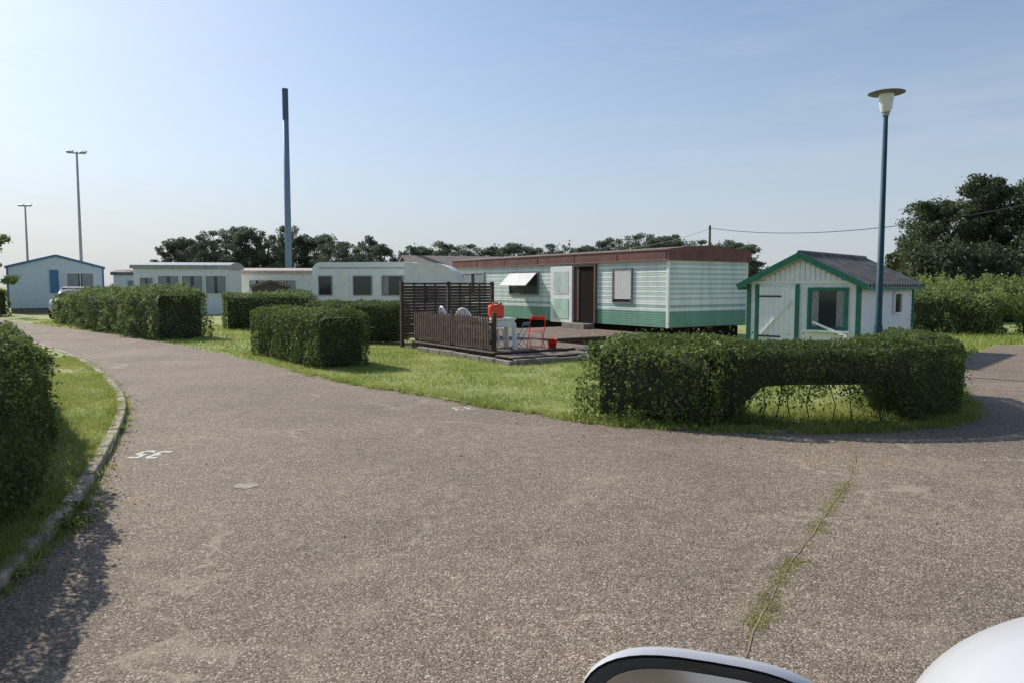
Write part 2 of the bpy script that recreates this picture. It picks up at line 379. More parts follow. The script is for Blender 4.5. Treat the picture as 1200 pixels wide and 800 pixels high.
hedge('hedge',[(1.75,10.3),(1.95,9.6),(2.7,9.05),(3.7,8.93),(4.6,9.15),(5.4,9.8),(5.9,10.8),(6.15,11.8)],0.42,1.0,0.033,3500,
      'clipped green hedge curving round the lawn corner, bare at its base',gaps=[(1.75,3.65,0.36)],seed=3,bump=0.055,out=.03,
      hfun=lambda s:1.02-0.07*np.clip((s-4.3)/2.0,0,1))
hedge('shrub',[(1.22,9.7),(1.6,9.35),(2.1,9.15),(2.55,9.02)],0.5,0.99,0.046,1700,
      'loose wild rose shrub with few red hips beside the hedge',m='rose',seed=33,bump=0.17,berries=14,out=0.12,cat='shrub')
hedge('hedge',[(-3.65,-1.5),(-3.6,1.5),(-3.58,3.2),(-3.9,4.9),(-4.62,6.3),(-5.66,8.0),(-7.0,9.9),(-8.5,11.8)],0.5,1.3,0.036,2900,
      'tall leafy green hedge along the grass verge by the kerb',seed=5,bump=0.14,out=0.06,hfun=lambda s:1.5-0.46*np.clip((s-5.0)/4.5,0,1))
hedge('hedge',[(-5.9,18.6),(-5.1,17.5),(-4.1,16.1),(-3.4,15.2)],0.6,1.14,0.045,1700,'clipped box hedge beside the lane with a short shadow on grass',seed=8,bump=0.06)
hedge('hedge',[(-6.0,22.6),(-4.4,22.0),(-3.1,21.6)],0.4,1.2,0.05,1300,'low green hedge in front of the touring caravan',seed=9,bump=0.06)
G='hedges along the lane'
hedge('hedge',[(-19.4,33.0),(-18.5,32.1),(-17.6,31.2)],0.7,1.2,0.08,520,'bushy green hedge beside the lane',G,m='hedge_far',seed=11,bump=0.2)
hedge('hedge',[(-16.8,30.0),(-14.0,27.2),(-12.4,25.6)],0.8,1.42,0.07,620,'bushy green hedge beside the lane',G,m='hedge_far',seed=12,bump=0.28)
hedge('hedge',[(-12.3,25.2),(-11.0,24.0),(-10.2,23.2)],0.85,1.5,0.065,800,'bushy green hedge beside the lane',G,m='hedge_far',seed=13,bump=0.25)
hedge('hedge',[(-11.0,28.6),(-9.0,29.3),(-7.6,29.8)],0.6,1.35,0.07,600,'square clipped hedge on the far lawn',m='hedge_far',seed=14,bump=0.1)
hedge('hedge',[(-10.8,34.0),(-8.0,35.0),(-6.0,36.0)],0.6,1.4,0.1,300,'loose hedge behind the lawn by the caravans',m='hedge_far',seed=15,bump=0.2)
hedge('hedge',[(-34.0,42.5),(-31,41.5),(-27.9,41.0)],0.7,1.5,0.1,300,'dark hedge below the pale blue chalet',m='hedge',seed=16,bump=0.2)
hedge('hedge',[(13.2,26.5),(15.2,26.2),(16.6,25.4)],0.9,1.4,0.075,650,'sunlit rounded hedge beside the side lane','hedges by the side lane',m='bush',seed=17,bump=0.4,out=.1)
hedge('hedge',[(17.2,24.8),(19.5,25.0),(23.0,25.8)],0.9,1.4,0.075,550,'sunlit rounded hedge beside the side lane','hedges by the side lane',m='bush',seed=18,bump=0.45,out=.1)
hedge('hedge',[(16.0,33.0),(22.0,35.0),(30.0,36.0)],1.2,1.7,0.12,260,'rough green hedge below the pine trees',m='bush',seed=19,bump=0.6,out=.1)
hedge('hedge',[(21.8,42),(27.0,43),(38.0,44)],1.6,3.5,0.2,150,'high dark hedge under the pine trees',m='pine',seed=20,bump=1.0,out=0.06)
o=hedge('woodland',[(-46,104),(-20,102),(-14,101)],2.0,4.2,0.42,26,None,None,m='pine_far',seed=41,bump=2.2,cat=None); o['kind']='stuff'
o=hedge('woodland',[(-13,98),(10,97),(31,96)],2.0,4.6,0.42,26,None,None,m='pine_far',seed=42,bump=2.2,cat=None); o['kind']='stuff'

def crown_mesh(seed,w,h,zc,n,size,clumps,cr=(0.12,0.24),flat=0.62):
    rng=np.random.default_rng(seed); C=[];
    for i in range(clumps):
        t=rng.uniform(0,2*math.pi); rr=math.sqrt(rng.random())*w*0.42; zz=rng.uniform(-0.42,0.45)*h
        rr*= (1-0.55*max(0,zz/(0.5*h)))
        C.append((math.cos(t)*rr,math.sin(t)*rr,zc+zz,rng.uniform(*cr)*w))
    C=np.array(C); k=rng.integers(0,clumps,n); d=rng.normal(size=(n,3)); d/=np.linalg.norm(d,axis=1)[:,None]
    r=C[k,3]*(1-rng.exponential(0.3,n)+(rng.random(n)<.1)*rng.uniform(0,.5,n)).clip(0.05,1.45)
    P=C[k,:3]+d*r[:,None]*np.array([1,1,flat])
    return leafquads(P,size,rng,0.5),C
TREEM={}
def pine(x,y,H,w,kind,rz,label,group=None,low=0.42,n=1500,size=0.5,clumps=12,seed=0,m='pine',cr=(0.12,0.24)):
    key=(kind,)
    T=thing('pine_tree',label,'tree',(x,y,0),rz,group)
    if key not in TREEM:
        h=H*(1-low); V,C=crown_mesh(seed+50,w,h,H*low+h*0.5,n,size,clumps,cr)
        mb=MB(); mb.tube([(0,0,0),(0.1*w*0.1,0,H*0.3),(0.02*w,0.02*w,H*0.62),(0,0,H*0.85)],[H*0.026,H*0.02,H*0.013,H*0.004],8)
        for c in C[:10]:
            mb.tube([(0,0,max(H*0.25,c[2]-0.18*H)),(c[0]*0.5,c[1]*0.5,c[2]-0.08*H),(c[0],c[1],c[2])],[H*0.009,H*0.006,H*0.003],5)
        tr=mb.obj('trunk',M['bark'],T,smooth=True)
        crn=np_mesh('crown',V,4,[M[m]],parent=T)
        TREEM[key]=(tr.data,crn.data,H,w)
    else:
        a,b,H0,w0=TREEM[key]
        for nm,me in (('trunk',a),('crown',b)):
            o=bpy.data.objects.new(nm,me); link(o,T)
        T.scale=(w/w0,w/w0,H/H0)
    return T
rnd=random.Random(4)
GL='distant row of pines'
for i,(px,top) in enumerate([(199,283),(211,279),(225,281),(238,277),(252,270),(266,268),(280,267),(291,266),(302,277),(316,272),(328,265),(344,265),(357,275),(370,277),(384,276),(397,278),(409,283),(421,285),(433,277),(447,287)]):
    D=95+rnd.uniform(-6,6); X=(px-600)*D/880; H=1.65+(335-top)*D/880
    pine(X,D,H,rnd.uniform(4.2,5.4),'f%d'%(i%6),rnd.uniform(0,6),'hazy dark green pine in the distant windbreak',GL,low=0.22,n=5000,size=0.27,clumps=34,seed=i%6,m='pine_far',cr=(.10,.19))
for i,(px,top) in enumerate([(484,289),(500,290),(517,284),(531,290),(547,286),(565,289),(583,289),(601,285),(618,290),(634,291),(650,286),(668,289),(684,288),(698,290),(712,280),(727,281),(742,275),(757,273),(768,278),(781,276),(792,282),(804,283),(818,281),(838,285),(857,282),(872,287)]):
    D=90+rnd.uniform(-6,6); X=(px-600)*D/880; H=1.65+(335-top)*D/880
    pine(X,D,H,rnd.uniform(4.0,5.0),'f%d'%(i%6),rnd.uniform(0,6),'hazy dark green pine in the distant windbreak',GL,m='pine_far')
GR='large pines beyond the side lane'
for i,(X,D,H,w,k) in enumerate([(26.6,47,6.9,5.0,'g0'),(29.2,47,8.4,5.6,'g1'),(31.6,46,8.7,6.0,'g2'),(26.3,50,5.0,4.0,'g1'),(34.4,46,9.1,6.4,'g0'),(37.5,49,9.0,6.4,'g2'),(28.6,51,7.8,5.4,'g2'),(31.2,51,8.8,6.0,'g0')]):
    pine(X,D,H,w,k,i*1.3,'large spreading dark green pine tree',GR,low=0.15,n=17000,size=0.19,clumps=48,seed=20+i,cr=(.08,.17))
T=thing('young_tree','small leafy tree beside the dark hedge and lawn','tree',(-27.0,39.5,0),0)
V,C=crown_mesh(77,1.8,3.2,3.0,2600,0.13,16)
np_mesh('crown',V,4,[M['hedge_far']],parent=T)
mb=MB(); mb.tube([(0,0,0),(0.05,0,1.5),(0,0,3.6)],[0.07,0.05,0.02],8); mb.obj('trunk',M['bark'],T)

# ------------------------------------------------------------------ ground and road
gme=sheet('ground',[(-900,-300),(900,-300),(900,1500),(-900,1500)],0,M['grass'])
kerb_pts=[(-2.75,-5),(-2.5,0),(-2.55,2.4),(-2.75,3.93),(-2.92,4.5),(-3.19,5.39),(-3.8,6.9),(-4.75,9.1),(-5.8,11.1),(-7.83,14.2),(-10.4,17.6),(-13.5,21.2),(-18.2,26.5)]
KL=catmull(kerb_pts,5)
far_edge=[(-30,42.0),(-19.3,31),(-14.2,26.2),(-9.95,21.6),(-7.2,18.5),(-5.0,15.6),(-3.0,13.0),(-1.72,11.7),(-.47,10.35),(.44,9.6),(1.15,8.9),(2.4,8.5),(3.5,8.4),(4.5,8.58),(5.42,9.1),(6.15,9.95),(6.85,11.4),(8.3,14.2),(10.8,17.6),(13.5,20.8)]
FE=catmull(far_edge,5)
FEw=[(p[0]+0.05*noise.noise(Vector((p[0]*2,p[1]*2,0))),p[1]+0.08*noise.noise(Vector((p[0]*2,p[1]*2,3)))) for p in FE]
road_poly=[(p[0],p[1]) for p in KL]+[(-30,36.5),(-50,50),(-50,58)]+FEw+[(20,21.2),(45,19),(45,-8),(-2.8,-8)]
sheet('road',road_poly,0.004,M['road'])
def offset(pts,d):
    out=[]
    for i,p in enumerate(pts):
        a=np.array(pts[max(i-1,0)]);b=np.array(pts[min(i+1,len(pts)-1)]);t=(b-a)/np.linalg.norm(b-a)
        out.append((p[0]-t[1]*d,p[1]+t[0]*d))
    return out
vin=offset(KL,0.09)
sheet('verge',vin+[(-40,30),(-40,-5)],0.06,M['grass'])
mb=MB(); ko=KL; ki=offset(KL,0.1)
for i in range(len(KL)-1):
    a,b,c,d=ko[i],ko[i+1],ki[i+1],ki[i]
    a2=(a[0]*0.99+b[0]*0.01,a[1]*0.99+b[1]*0.01); d2=(d[0]*0.99+c[0]*0.01,d[1]*0.99+c[1]*0.01)
    h=0.085+0.006*math.sin(i*2.3)
    q=[(a2[0],a2[1]),(b[0],b[1]),(c[0],c[1]),(d2[0],d2[1])]
    i0=len(mb.v)
    mb.v+=[(x,y,0.0) for x,y in q]+[(x,y,h) for x,y in q]
    for f in [(3,2,1,0),(4,5,6,7),(0,1,5,4),(1,2,6,5),(2,3,7,6),(3,0,4,7)]: mb.f.append(tuple(i0+k for k in f)); mb.m.append(0)
k=mb.obj('kerb',mat('mossy_concrete_kerb',(0.36,0.31,0.24),0.9,var=0.35,scale=7,bump=0.5),bevel=0.014); k['kind']='structure'
eo=offset(FE[30:62],-0.02); ei=offset(FE[30:62],0.05)
mb=MB()
for i in range(len(eo)-1):
    a,b,c,d=eo[i],eo[i+1],ei[i+1],ei[i]; i0=len(mb.v); q=[a,b,c,d]
    mb.v+=[(x,y,0.0) for x,y in q]+[(x,y,0.022) for x,y in q]
    for f in [(4,5,6,7),(0,1,5,4),(1,2,6,5),(2,3,7,6),(3,0,4,7)]: mb.f.append(tuple(i0+k for k in f)); mb.m.append(0)
k=mb.obj('kerb',mat('flush_edging',(0.38,0.33,0.2),0.9,var=0.35,scale=5,bump=0.4)); k['kind']='structure'

def inpoly(P,poly):
    x,y=P[:,0],P[:,1]; c=np.zeros(len(P),bool); n=len(poly); j=n-1
    for i in range(n):
        xi,yi=poly[i];xj,yj=poly[j]
        with np.errstate(divide='ignore',invalid='ignore'):
            cond=((yi>y)!=(yj>y))&(x<(xj-xi)*(y-yi)/(yj-yi)+xi)
        c^=cond; j=i
    return c
def grass(name,poly,dens,h,w,z,seed,hn=0.5,m='blade',lean=0.5,patch=True):
    rng=np.random.default_rng(seed); poly=[(float(a),float(b)) for a,b in poly]; A=np.array(poly); lo=A.min(0);hi=A.max(0)
    n=int(dens*(hi-lo).prod()); P=rng.uniform(lo,hi,(n,2)); P=P[inpoly(P,poly)]
    if patch:
        f=np.array([noise.noise(Vector((p[0]*0.9,p[1]*0.9,seed)))+0.6*noise.noise(Vector((p[0]*4,p[1]*4,seed))) for p in P])
        P=P[rng.random(len(P))<np.clip(0.72+f*0.9,0.12,1)]
    n=len(P); H=h*rng.uniform(1-hn,1+hn,n); t=rng.uniform(0,2*math.pi,n); l=rng.uniform(-lean,lean,(n,2))*H[:,None]
    V=np.zeros((n,3,3)); dx=np.cos(t)*w/2; dy=np.sin(t)*w/2
    V[:,0,0]=P[:,0]-dx;V[:,0,1]=P[:,1]-dy;V[:,0,2]=z
    V[:,1,0]=P[:,0]+dx;V[:,1,1]=P[:,1]+dy;V[:,1,2]=z
    V[:,2,0]=P[:,0]+l[:,0];V[:,2,1]=P[:,1]+l[:,1];V[:,2,2]=z+H
    o=np_mesh(name,V.reshape(-1,3),3,[M[m]]); o['kind']='stuff'; return o
kk=[p for p in KL if 2.0<p[1]<17]
kin=offset(kk,0.1)
grass('grass',kin+[(p[0]-1.7,p[1]-0.8) for p in reversed(kin)],5000,0.04,0.007,0.055,1,lean=1.0)
lawn_poly=[tuple(p) for p in FE[22:56]]+[(1.4,10.0),(4.5,10.5),(5.8,13.5),(6.5,17),(5.5,22),(3.2,21),(0.3,15.5),(-3.0,20.5),(-8,24)]
grass('grass',lawn_poly,1200,0.04,0.013,0.0,2,lean=1.0)
under=[tuple(p) for p in FE[50:84]]+[(6.6,12.5),(5.4,11.5),(4.5,10.4),(2.6,10.2),(1.4,10.4)]
grass('grass',under,1500,0.08,0.012,0.0,3,hn=0.7,lean=0.9)
grass('grass',[(2.5,8.7),(4.6,8.8),(4.9,9.6),(4.4,9.8),(2.6,9.7)],1200,0.12,0.012,0.0,6,hn=0.6,lean=0.7)
grass('grass',[tuple(p) for p in FE[4:24]]+[(-9.0,27.5),(-12,31),(-22,38)],160,0.08,0.03,0.0,4,lean=1)
grass('grass',[(10.9,17.8),(13.5,20.9),(20,21.4),(28,20.6),(28,24),(13,25),(10,21)],200,0.12,0.03,0.0,5)
def tufts(pts,spread,n,h,w,z,seed,m='blade',clump=40,cs=(0.02,0.07)):
    rng=np.random.default_rng(seed); A=np.array(pts); P=[]
    for i in range(n):
        k=rng.integers(0,len(A)-1); c=A[k]+(A[k+1]-A[k])*rng.random()+rng.normal(size=2)*spread
        P.append(c+rng.normal(size=(clump,2))*rng.uniform(*cs))
    P=np.vstack(P); n=len(P); H=h*rng.uniform(0.3,1.3,n); t=rng.uniform(0,6.28,n); l=rng.uniform(-.8,.8,(n,2))*H[:,None]*(3 if m=='moss' else 1)
    V=np.zeros((n,3,3)); dx=np.cos(t)*w/2; dy=np.sin(t)*w/2
    V[:,0,0]=P[:,0]-dx;V[:,0,1]=P[:,1]-dy;V[:,0,2]=z
    V[:,1,0]=P[:,0]+dx;V[:,1,1]=P[:,1]+dy;V[:,1,2]=z
    V[:,2,0]=P[:,0]+l[:,0];V[:,2,1]=P[:,1]+l[:,1];V[:,2,2]=z+H
    o=np_mesh('grass_tufts' if m!='moss' else 'moss',V.reshape(-1,3),3,[M[m]]); o['kind']='stuff'; return o
tufts([tuple(p) for p in FE[26:84]],0.05,420,0.07,0.012,0.004,11)
tufts([tuple(p) for p in KL[12:50]],0.02,140,0.04,0.008,0.004,12,clump=30)
tufts([tuple(p) for p in offset(KL[14:50],0.12)],0.03,240,0.07,0.009,0.05,13)
rng=np.random.default_rng(31); P=[]
for c,nn,r in [((-3.0,5.0),220,0.07),((-3.12,5.35),120,0.05),((-4.45,8.4),120,0.05),((-2.8,4.1),80,0.04),((-3.35,5.0),260,0.12),((-3.75,5.7),260,0.12),((0.9,9.15),200,0.1),((1.35,8.85),220,0.12),((2.2,8.6),160,.1),((4.3,8.7),160,.1),((3.0,8.62),160,.1),((5.0,9.0),160,.1)]:
    q=rng.normal(size=(nn,3))*np.array([r,r,r*0.6]); q[:,2]=np.abs(q[:,2])+0.03; P.append(q+np.array([c[0],c[1],0.0]))
o=np_mesh('weeds',leafquads(np.vstack(P),0.035,rng,0.5),4,[M['weed']]); o['kind']='stuff'
P=[]
for (line,n_,s_) in ((offset(KL[10:50],-0.08),420,0.07),(offset(FE[44:80],-0.08),420,0.09)):
    A=np.array(line)
    for i in range(n_):
        k=rng.integers(0,len(A)-1); c=A[k]+(A[k+1]-A[k])*rng.random()+rng.normal(size=2)*s_; P.append((c[0],c[1],0.012))
for i in range(70): P.append((rng.uniform(-3,6),rng.uniform(3,9),0.010))
o=np_mesh('leaf_litter',leafquads(np.array(P),0.02,rng,0.6),4,[M['dry']]); o['kind']='stuff'
# seam with moss
seam=catmull([(3.6,8.2),(3.38,7.3),(2.98,6.5),(2.62,5.9),(2.25,5.3),(1.88,4.7),(1.6,4.28),(1.34,3.8),(1.14,3.45),(0.85,2.8)],8)
seam=[(p[0]+0.015*noise.noise(Vector((p[1]*5,0,0))),p[1]) for p in seam]
mb=MB()
for i in range(len(seam)-1):
    if noise.noise(Vector((i*0.35,4,0)))<-.12: continue
    w0=0.003+0.006*abs(noise.noise(Vector((i*0.7,1,0)))); w1=0.003+0.006*abs(noise.noise(Vector(((i+1)*0.7,1,0))))
    a,b=seam[i],seam[i+1]; mb.quad([(a[0]-w0,a[1],0.008),(a[0]+w0,a[1],0.008),(b[0]+w1,b[1],0.008),(b[0]-w1,b[1],0.008)])
o=mb.obj('road_crack',mat('crack_dirt',(0.3,0.25,0.15),0.95,var=0.3)); o['kind']='structure'
tufts([s for s in seam],0.022,170,0.003,0.008,0.005,14,m='moss',clump=24,cs=(.008,.035))
tufts([s for s in seam[20:38]],0.03,70,0.004,0.010,0.005,18,m='moss',clump=34,cs=(.01,.04))
tufts([s for s in seam[44:64]],0.032,80,0.004,0.009,0.005,15,m='moss',clump=44,cs=(.01,.04))
c2=catmull([(0.3,5.4),(0.42,4.9),(0.5,4.5),(0.45,4.1),(0.62,3.7)],6)
tufts(c2,0.03,18,0.004,0.006,0.005,16,m='moss',clump=18)
def number(txt,x,y,size,rz,z=0.008,bold=0.02):
    cu=bpy.data.curves.new('painted_number','FONT'); cu.body=txt; cu.size=size; cu.align_x='CENTER'; cu.align_y='CENTER'; cu.offset=bold; cu.extrude=0
    o=bpy.data.objects.new('tmp',cu); COL.objects.link(o); bpy.context.view_layer.update()
    dg=bpy.context.evaluated_depsgraph_get(); me=bpy.data.meshes.new_from_object(o.evaluated_get(dg)); bpy.data.objects.remove(o)
    me.materials.clear(); me.materials.append(M['roadpaint']); q=bpy.data.objects.new('painted_number',me); q.location=(x,y,z); q.rotation_euler=(0,0,rz); q['kind']='structure'; COL.objects.link(q); return q
q=number('35',-3.55,7.28,0.46,R(180-4),bold=.014); q.scale=(.72,1,1)
number('33',-0.66,10.05,0.34,R(180+25),bold=.002)
mb=MB(); 
n=22; ring=[(0.1*math.cos(t)*(1+.12*math.sin(3*t)),0.085*math.sin(t)*(1+.1*math.cos(5*t)),0) for t in np.linspace(0,2*math.pi,n,endpoint=False)]
mb.quad(ring); o=mb.obj('road_patch',mat('cement_patch',(0.36,0.33,0.26),0.9,var=0.3,scale=30),loc=(-2.2,6.1,0.008)); o['kind']='structure'
n=26; ring=[(0.9*math.cos(t)*(1+.2*math.sin(3*t)),0.35*math.sin(t)*(1+.2*math.cos(4*t)),0) for t in np.linspace(0,2*math.pi,n,endpoint=False)]
mb=MB(); mb.quad(ring); o=mb.obj('bare_soil',mat('sandy_soil',(0.5,0.41,0.25),0.95,var=0.3,scale=12),loc=(-8.6,14.5,0.066),rz=R(125)); o['kind']='structure'

# ------------------------------------------------------------------ windows, doors
def window(parent,x,y,z0,z1,w,rz=0,frame=M['white_plastic'],fw=0.05,mull=0,curt=None,curt_h=1.0,label=None,name='window'):
    h=z1-z0; mb=MB()
    mb.box(-w/2-fw,-w/2,-0.05,0.0,-fw,h+fw);mb.box(w/2,w/2+fw,-0.05,0.0,-fw,h+fw)
    mb.box(-w/2,w/2,-0.05,0.0,-fw,0);mb.box(-w/2,w/2,-0.05,0.0,h,h+fw)
    for k in range(mull):
        xx=-w/2+w*(k+1)/(mull+1); mb.box(xx-0.02,xx+0.02,-0.045,0.0,0,h)
    f=mb.obj(name,frame,parent,loc=(x,y,z0),rz=rz,label=label)
    g=MB(); g.box(-w/2+.001,w/2-.001,-0.018,-0.002,0.001,h-.001); g.obj('window_pane',M['glass'],f)
    if curt:
        c=MB(); n=24; cz=h*(1-curt_h)
        halves={'full':((-w/2+.01,w/2-.01),),'sides':((-w/2+.01,-w*.26),(w*.26,w/2-.01))}.get(curt,((-w/2+0.01,-w*0.08),(w*0.08,w/2-0.01)))
        for half in halves:
            for i in range(n):
                a=half[0]+(half[1]-half[0])*i/n;b=half[0]+(half[1]-half[0])*(i+1)/n
                ya=-0.024-0.006*(i%2);yb=-0.024-0.006*((i+1)%2)
                c.quad([(a,ya,cz+.01),(b,yb,cz+.01),(b,yb,h-.01),(a,ya,h-.01)])
        c.obj('curtain',M['curtain_grey'] if curt in('grey','sides') else M['curtain'],f)
    return f

# ------------------------------------------------------------------ mobile home
u=Vector((-0.55,0.835)); ang=math.atan2(.835,-.55)
HOME=thing('mobile_home','long white and green striped mobile home with brown roof edge','mobile home',(4.65,22.4,0),ang)
L,W=13.0,3.5
mb=MB()
for (o,d,n,w) in (((0,0),(1,0),(0,1),L),((0,-W),(1,0),(0,-1),L),((0,0),(0,-1),(-1,0),W),((L,0),(0,-1),(1,0),W)):
    mb.clap(o,d,n,w,0.4,2.40,0.075,0.014)
mb.box(0.02,L-0.02,-W+0.02,-0.02,0.38,2.40)
mb.obj('wall',M['stripe'],HOME)
mb=MB()
mb.box(-0.03,0.05,-0.03,0.03,0.38,2.38)
mb.obj('corner_trim',M['white'],HOME)
mb=MB()
mb.box(-0.03,0.05,-W-0.03,-W+0.03,0.38,2.38); mb.obj('corner_trim',M['white'],HOME)
mb=MB(); mb.box(0.15,L-0.15,-W+0.2,-0.25,0.0,0.36); mb.obj('underframe',M['dark'],HOME)
mb=MB(); n=14; ys=[0.1-(W+0.2)*i/n for i in range(n+1)]; zt=[2.74+0.14*math.sin(math.pi*i/n) for i in range(n+1)]
zl=2.40
for x0,x1 in ((-0.1,L+0.1),):
    for i in range(n): mb.quad([(x0,ys[i],zt[i]),(x1,ys[i],zt[i]),(x1,ys[i+1],zt[i+1]),(x0,ys[i+1],zt[i+1])],1)
    for x in (x0,x1): mb.quad([(x,ys[i],zt[i]) for i in range(n+1)]+[(x,ys[-1],zl),(x,ys[0],zl)],0)
    for y in (ys[0],ys[-1]):
        mb.quad([(x0,y,zl),(x1,y,zl),(x1,y,2.74),(x0,y,2.74)],0)
    mb.quad([(x0,ys[0],zl),(x1,ys[0],zl),(x1,ys[-1],zl),(x0,ys[-1],zl)],0)
for x in np.arange(0.0,L,2.2): mb.box(x,x+0.03,0.1,0.112,2.42,2.70,0)
mb.box(-0.11,L+0.11,0.1,0.125,2.71,2.745,2)
mb.box(-0.11,L+0.11,0.1,0.12,zl,zl+.03,2)
mb.obj('roof',[M['brown_roof'],M['roof_brown'],mat('fascia_edge',(0.26,0.15,0.11),0.5)],HOME)
BF=mat('bronze_frame',(0.2,0.19,0.18),0.4)
window(HOME,2.0,0.012,1.13,2.17,0.85,rz=R(180),curt='full',curt_h=0.92,frame=BF,fw=.035)
f=window(HOME,7.6,0.012,1.35,2.12,1.9,rz=R(180),frame=BF,mull=1)
mb=MB(); mb.beam((0,-0.06,0.76),(0,-0.55,0.3),1.8,0.03,up=(0,0,1)); mb.obj('open_sash',mat('aluminium_sash',(0.42,0.44,0.45),.6),f)
window(HOME,11.4,0.012,1.35,2.15,1.7,rz=R(180),curt='grey',frame=M['steel'])
mb=MB(); mb.box(3.36,4.42,0.015,0.03,0.42,2.30); D=mb.obj('doorway',M['dark'],HOME,label='dark panel painted as the shaded open doorway')  # flat near-black panel on the wall, painted in place of the room's shade
mb=MB(); mb.box(3.28,3.36,0.0,0.09,0.4,2.36);mb.box(4.42,4.5,0.0,0.09,0.4,2.36);mb.box(3.36,4.42,0.0,0.09,2.30,2.36); mb.obj('door_frame',M['door_brown'],D)
mb=MB(); mb.box(4.2,4.41,0.031,0.05,0.44,2.28); mb.obj('inner_door',M['door_brown'],D)
mb=MB(); mb.box(4.52,5.78,0.06,0.1,0.36,2.32)
dd=mb.obj('door',M['white'],HOME,bevel=0.01,label='white outer door swung open against the wall')
mb=MB(); mb.box(4.72,5.58,0.1,0.108,1.35,2.15); mb.obj('door_pane',mat('frosted_pane',(0.6,0.66,0.62),0.3),dd)
mb=MB(); mb.box(4.72,5.58,0.1,0.115,0.5,1.2); mb.obj('door_panel',mat('pale_green_panel',(0.5,0.66,0.56),0.4),dd)
mb=MB(); mb.box(3.3,4.5,0.1,0.55,0.22,0.38); mb.obj('step',M['concrete'],HOME)

# ------------------------------------------------------------------ deck
DECK=thing('wooden_deck','low weathered wooden deck edged with concrete blocks','deck',(0.0,15.7,0),ang)
mb=MB(); 
y=0.0
while y>-7.3:
    x0,x1=(0.75,4.95) if y>-2.9 else (3.4,8.0)
    mb.box(x0+random.uniform(-.01,.01),x1,y-0.135,y-0.005,0.185,0.215+random.uniform(-.003,.003)); y-=0.14
mb.obj('deck_boards',M['deck_wood'],DECK)
mb=MB(); y=-0.02
while y>-2.15:
    mb.box(-0.0,0.72,y-0.135,y-0.005,0.13,0.16); y-=0.14
mb.obj('step_boards',M['deck_wood'],DECK)
for i in range(7):
    mb=MB(); mb.box(-0.12+0.62*i,0.47+0.62*i,0.01,0.14,0.0,0.11+random.uniform(-.015,.012)); mb.obj('edging_block',M['concrete'],DECK,bevel=0.012)
for i in range(4):
    mb=MB(); mb.box(-0.14,-0.02,-0.57*i-0.56,-0.57*i-0.01,0,0.12+random.uniform(-.015,.012)); mb.obj('edging_block',M['concrete'],DECK,bevel=0.012)
for i in range(2):
    mb=MB(); mb.box(0.60,0.73,-2.25-0.5*i-0.48,-2.25-0.5*i,0,0.2); mb.obj('edging_block',M['concrete'],DECK,bevel=0.012)
mb=MB(); mb.box(0.8,4.9,-2.85,-0.05,0.0,0.17); mb.box(3.5,7.9,-7.2,-2.85,0,0.17); mb.obj('deck_frame',M['dark_wood'],DECK)

FEN=thing('picket_fence','brown wooden picket fence along the deck edge','fence',(0.0,15.7,0.215),ang)
mb=MB(); x=1.0
while x<4.7:
    hh=0.72+random.uniform(-.02,.02)
    mb.box(x,x+0.075,-0.06,-0.04,0.05,hh)
    mb.quad([(x,-0.06,hh),(x+0.075,-0.06,hh),(x+0.037,-0.06,hh+0.06)]); mb.quad([(x,-0.04,hh),(x+0.075,-0.04,hh),(x+0.037,-0.04,hh+0.06)])
    mb.quad([(x,-0.06,hh),(x,-0.04,hh),(x+0.037,-0.04,hh+0.06),(x+0.037,-0.06,hh+0.06)]);mb.quad([(x+.075,-0.06,hh),(x+.075,-0.04,hh),(x+0.037,-0.04,hh+0.06),(x+0.037,-0.06,hh+0.06)])
    x+=0.118
mb.obj('pickets',M['picket_wood'],FEN)
mb=MB(); mb.box(0.95,4.75,-0.1,-0.061,0.15,0.23); mb.box(0.95,4.75,-0.1,-0.061,0.54,0.62); mb.obj('rails',M['picket_wood'],FEN)
for x in (0.9,2.8,4.72):
    mb=MB(); mb.box(x,x+0.09,-0.19,-0.1,0,0.84); mb.obj('post',M['dark_wood'],FEN,bevel=0.006)

SCR=thing('slatted_screen','tall dark brown horizontal slatted wooden privacy screen','screen',(-2.95,20.1,0.0),ang)
for k in range(2):
    y0=-0.05-1.42*k
    mb=MB(); z=0.3
    while z<1.66:
        mb.beam((0.0,y0-1.3,z+.03),(0.0,y0,z+.03),0.016,0.070); z+=0.080
    for yy in (y0-.33,y0-.65,y0-.97): mb.box(0.013,0.028,yy-0.025,yy+0.025,0.28,1.68)
    mb.box(-0.03,0.03,y0-1.32,y0+0.0,1.68,1.73); mb.box(-0.03,0.03,y0-1.32,y0,0.25,0.29)
    mb.obj('slatted_panel',M['dark_wood'],SCR)
for k in range(3):
    mb=MB(); y0=0.04-1.42*k; mb.box(-0.045,0.045,y0-0.09,y0,0,1.76); mb.obj('post',M['dark_wood'],SCR,bevel=0.005)

def dk(t,w):
    return (0+u.x*t+0.835*w,15.7+u.y*t+0.55*w)
x,y=dk(1.35,0.55)
TB=thing('plastic_table','small square white plastic garden table on the deck','table',(x,y,0.216),R(20))
mb=MB(); mb.box(-.3,.3,-.3,.3,.66,.70); mb.box(-.27,.27,-.27,.27,.50,.66); mb.obj('table_top',M['white_plastic'],TB,bevel=0.015)
for sx in (-1,1):
    for sy in (-1,1):
        mb=MB(); mb.beam((sx*.25,sy*.25,.6),(sx*.28,sy*.28,0),.08,.08); mb.obj('leg',M['white_plastic'],TB)
JC=thing('jerrycan','orange-red plastic canister standing on the white table','canister',(x-0.08,y-0.02,0.918),R(25))
OR=mat('orange_red_plastic',(0.85,0.07,0.02),0.4,var=.06)
mb=MB(); mb.box(-.18,.18,-.1,.1,0,.3); mb.obj('canister_body',OR,JC,bevel=0.05)
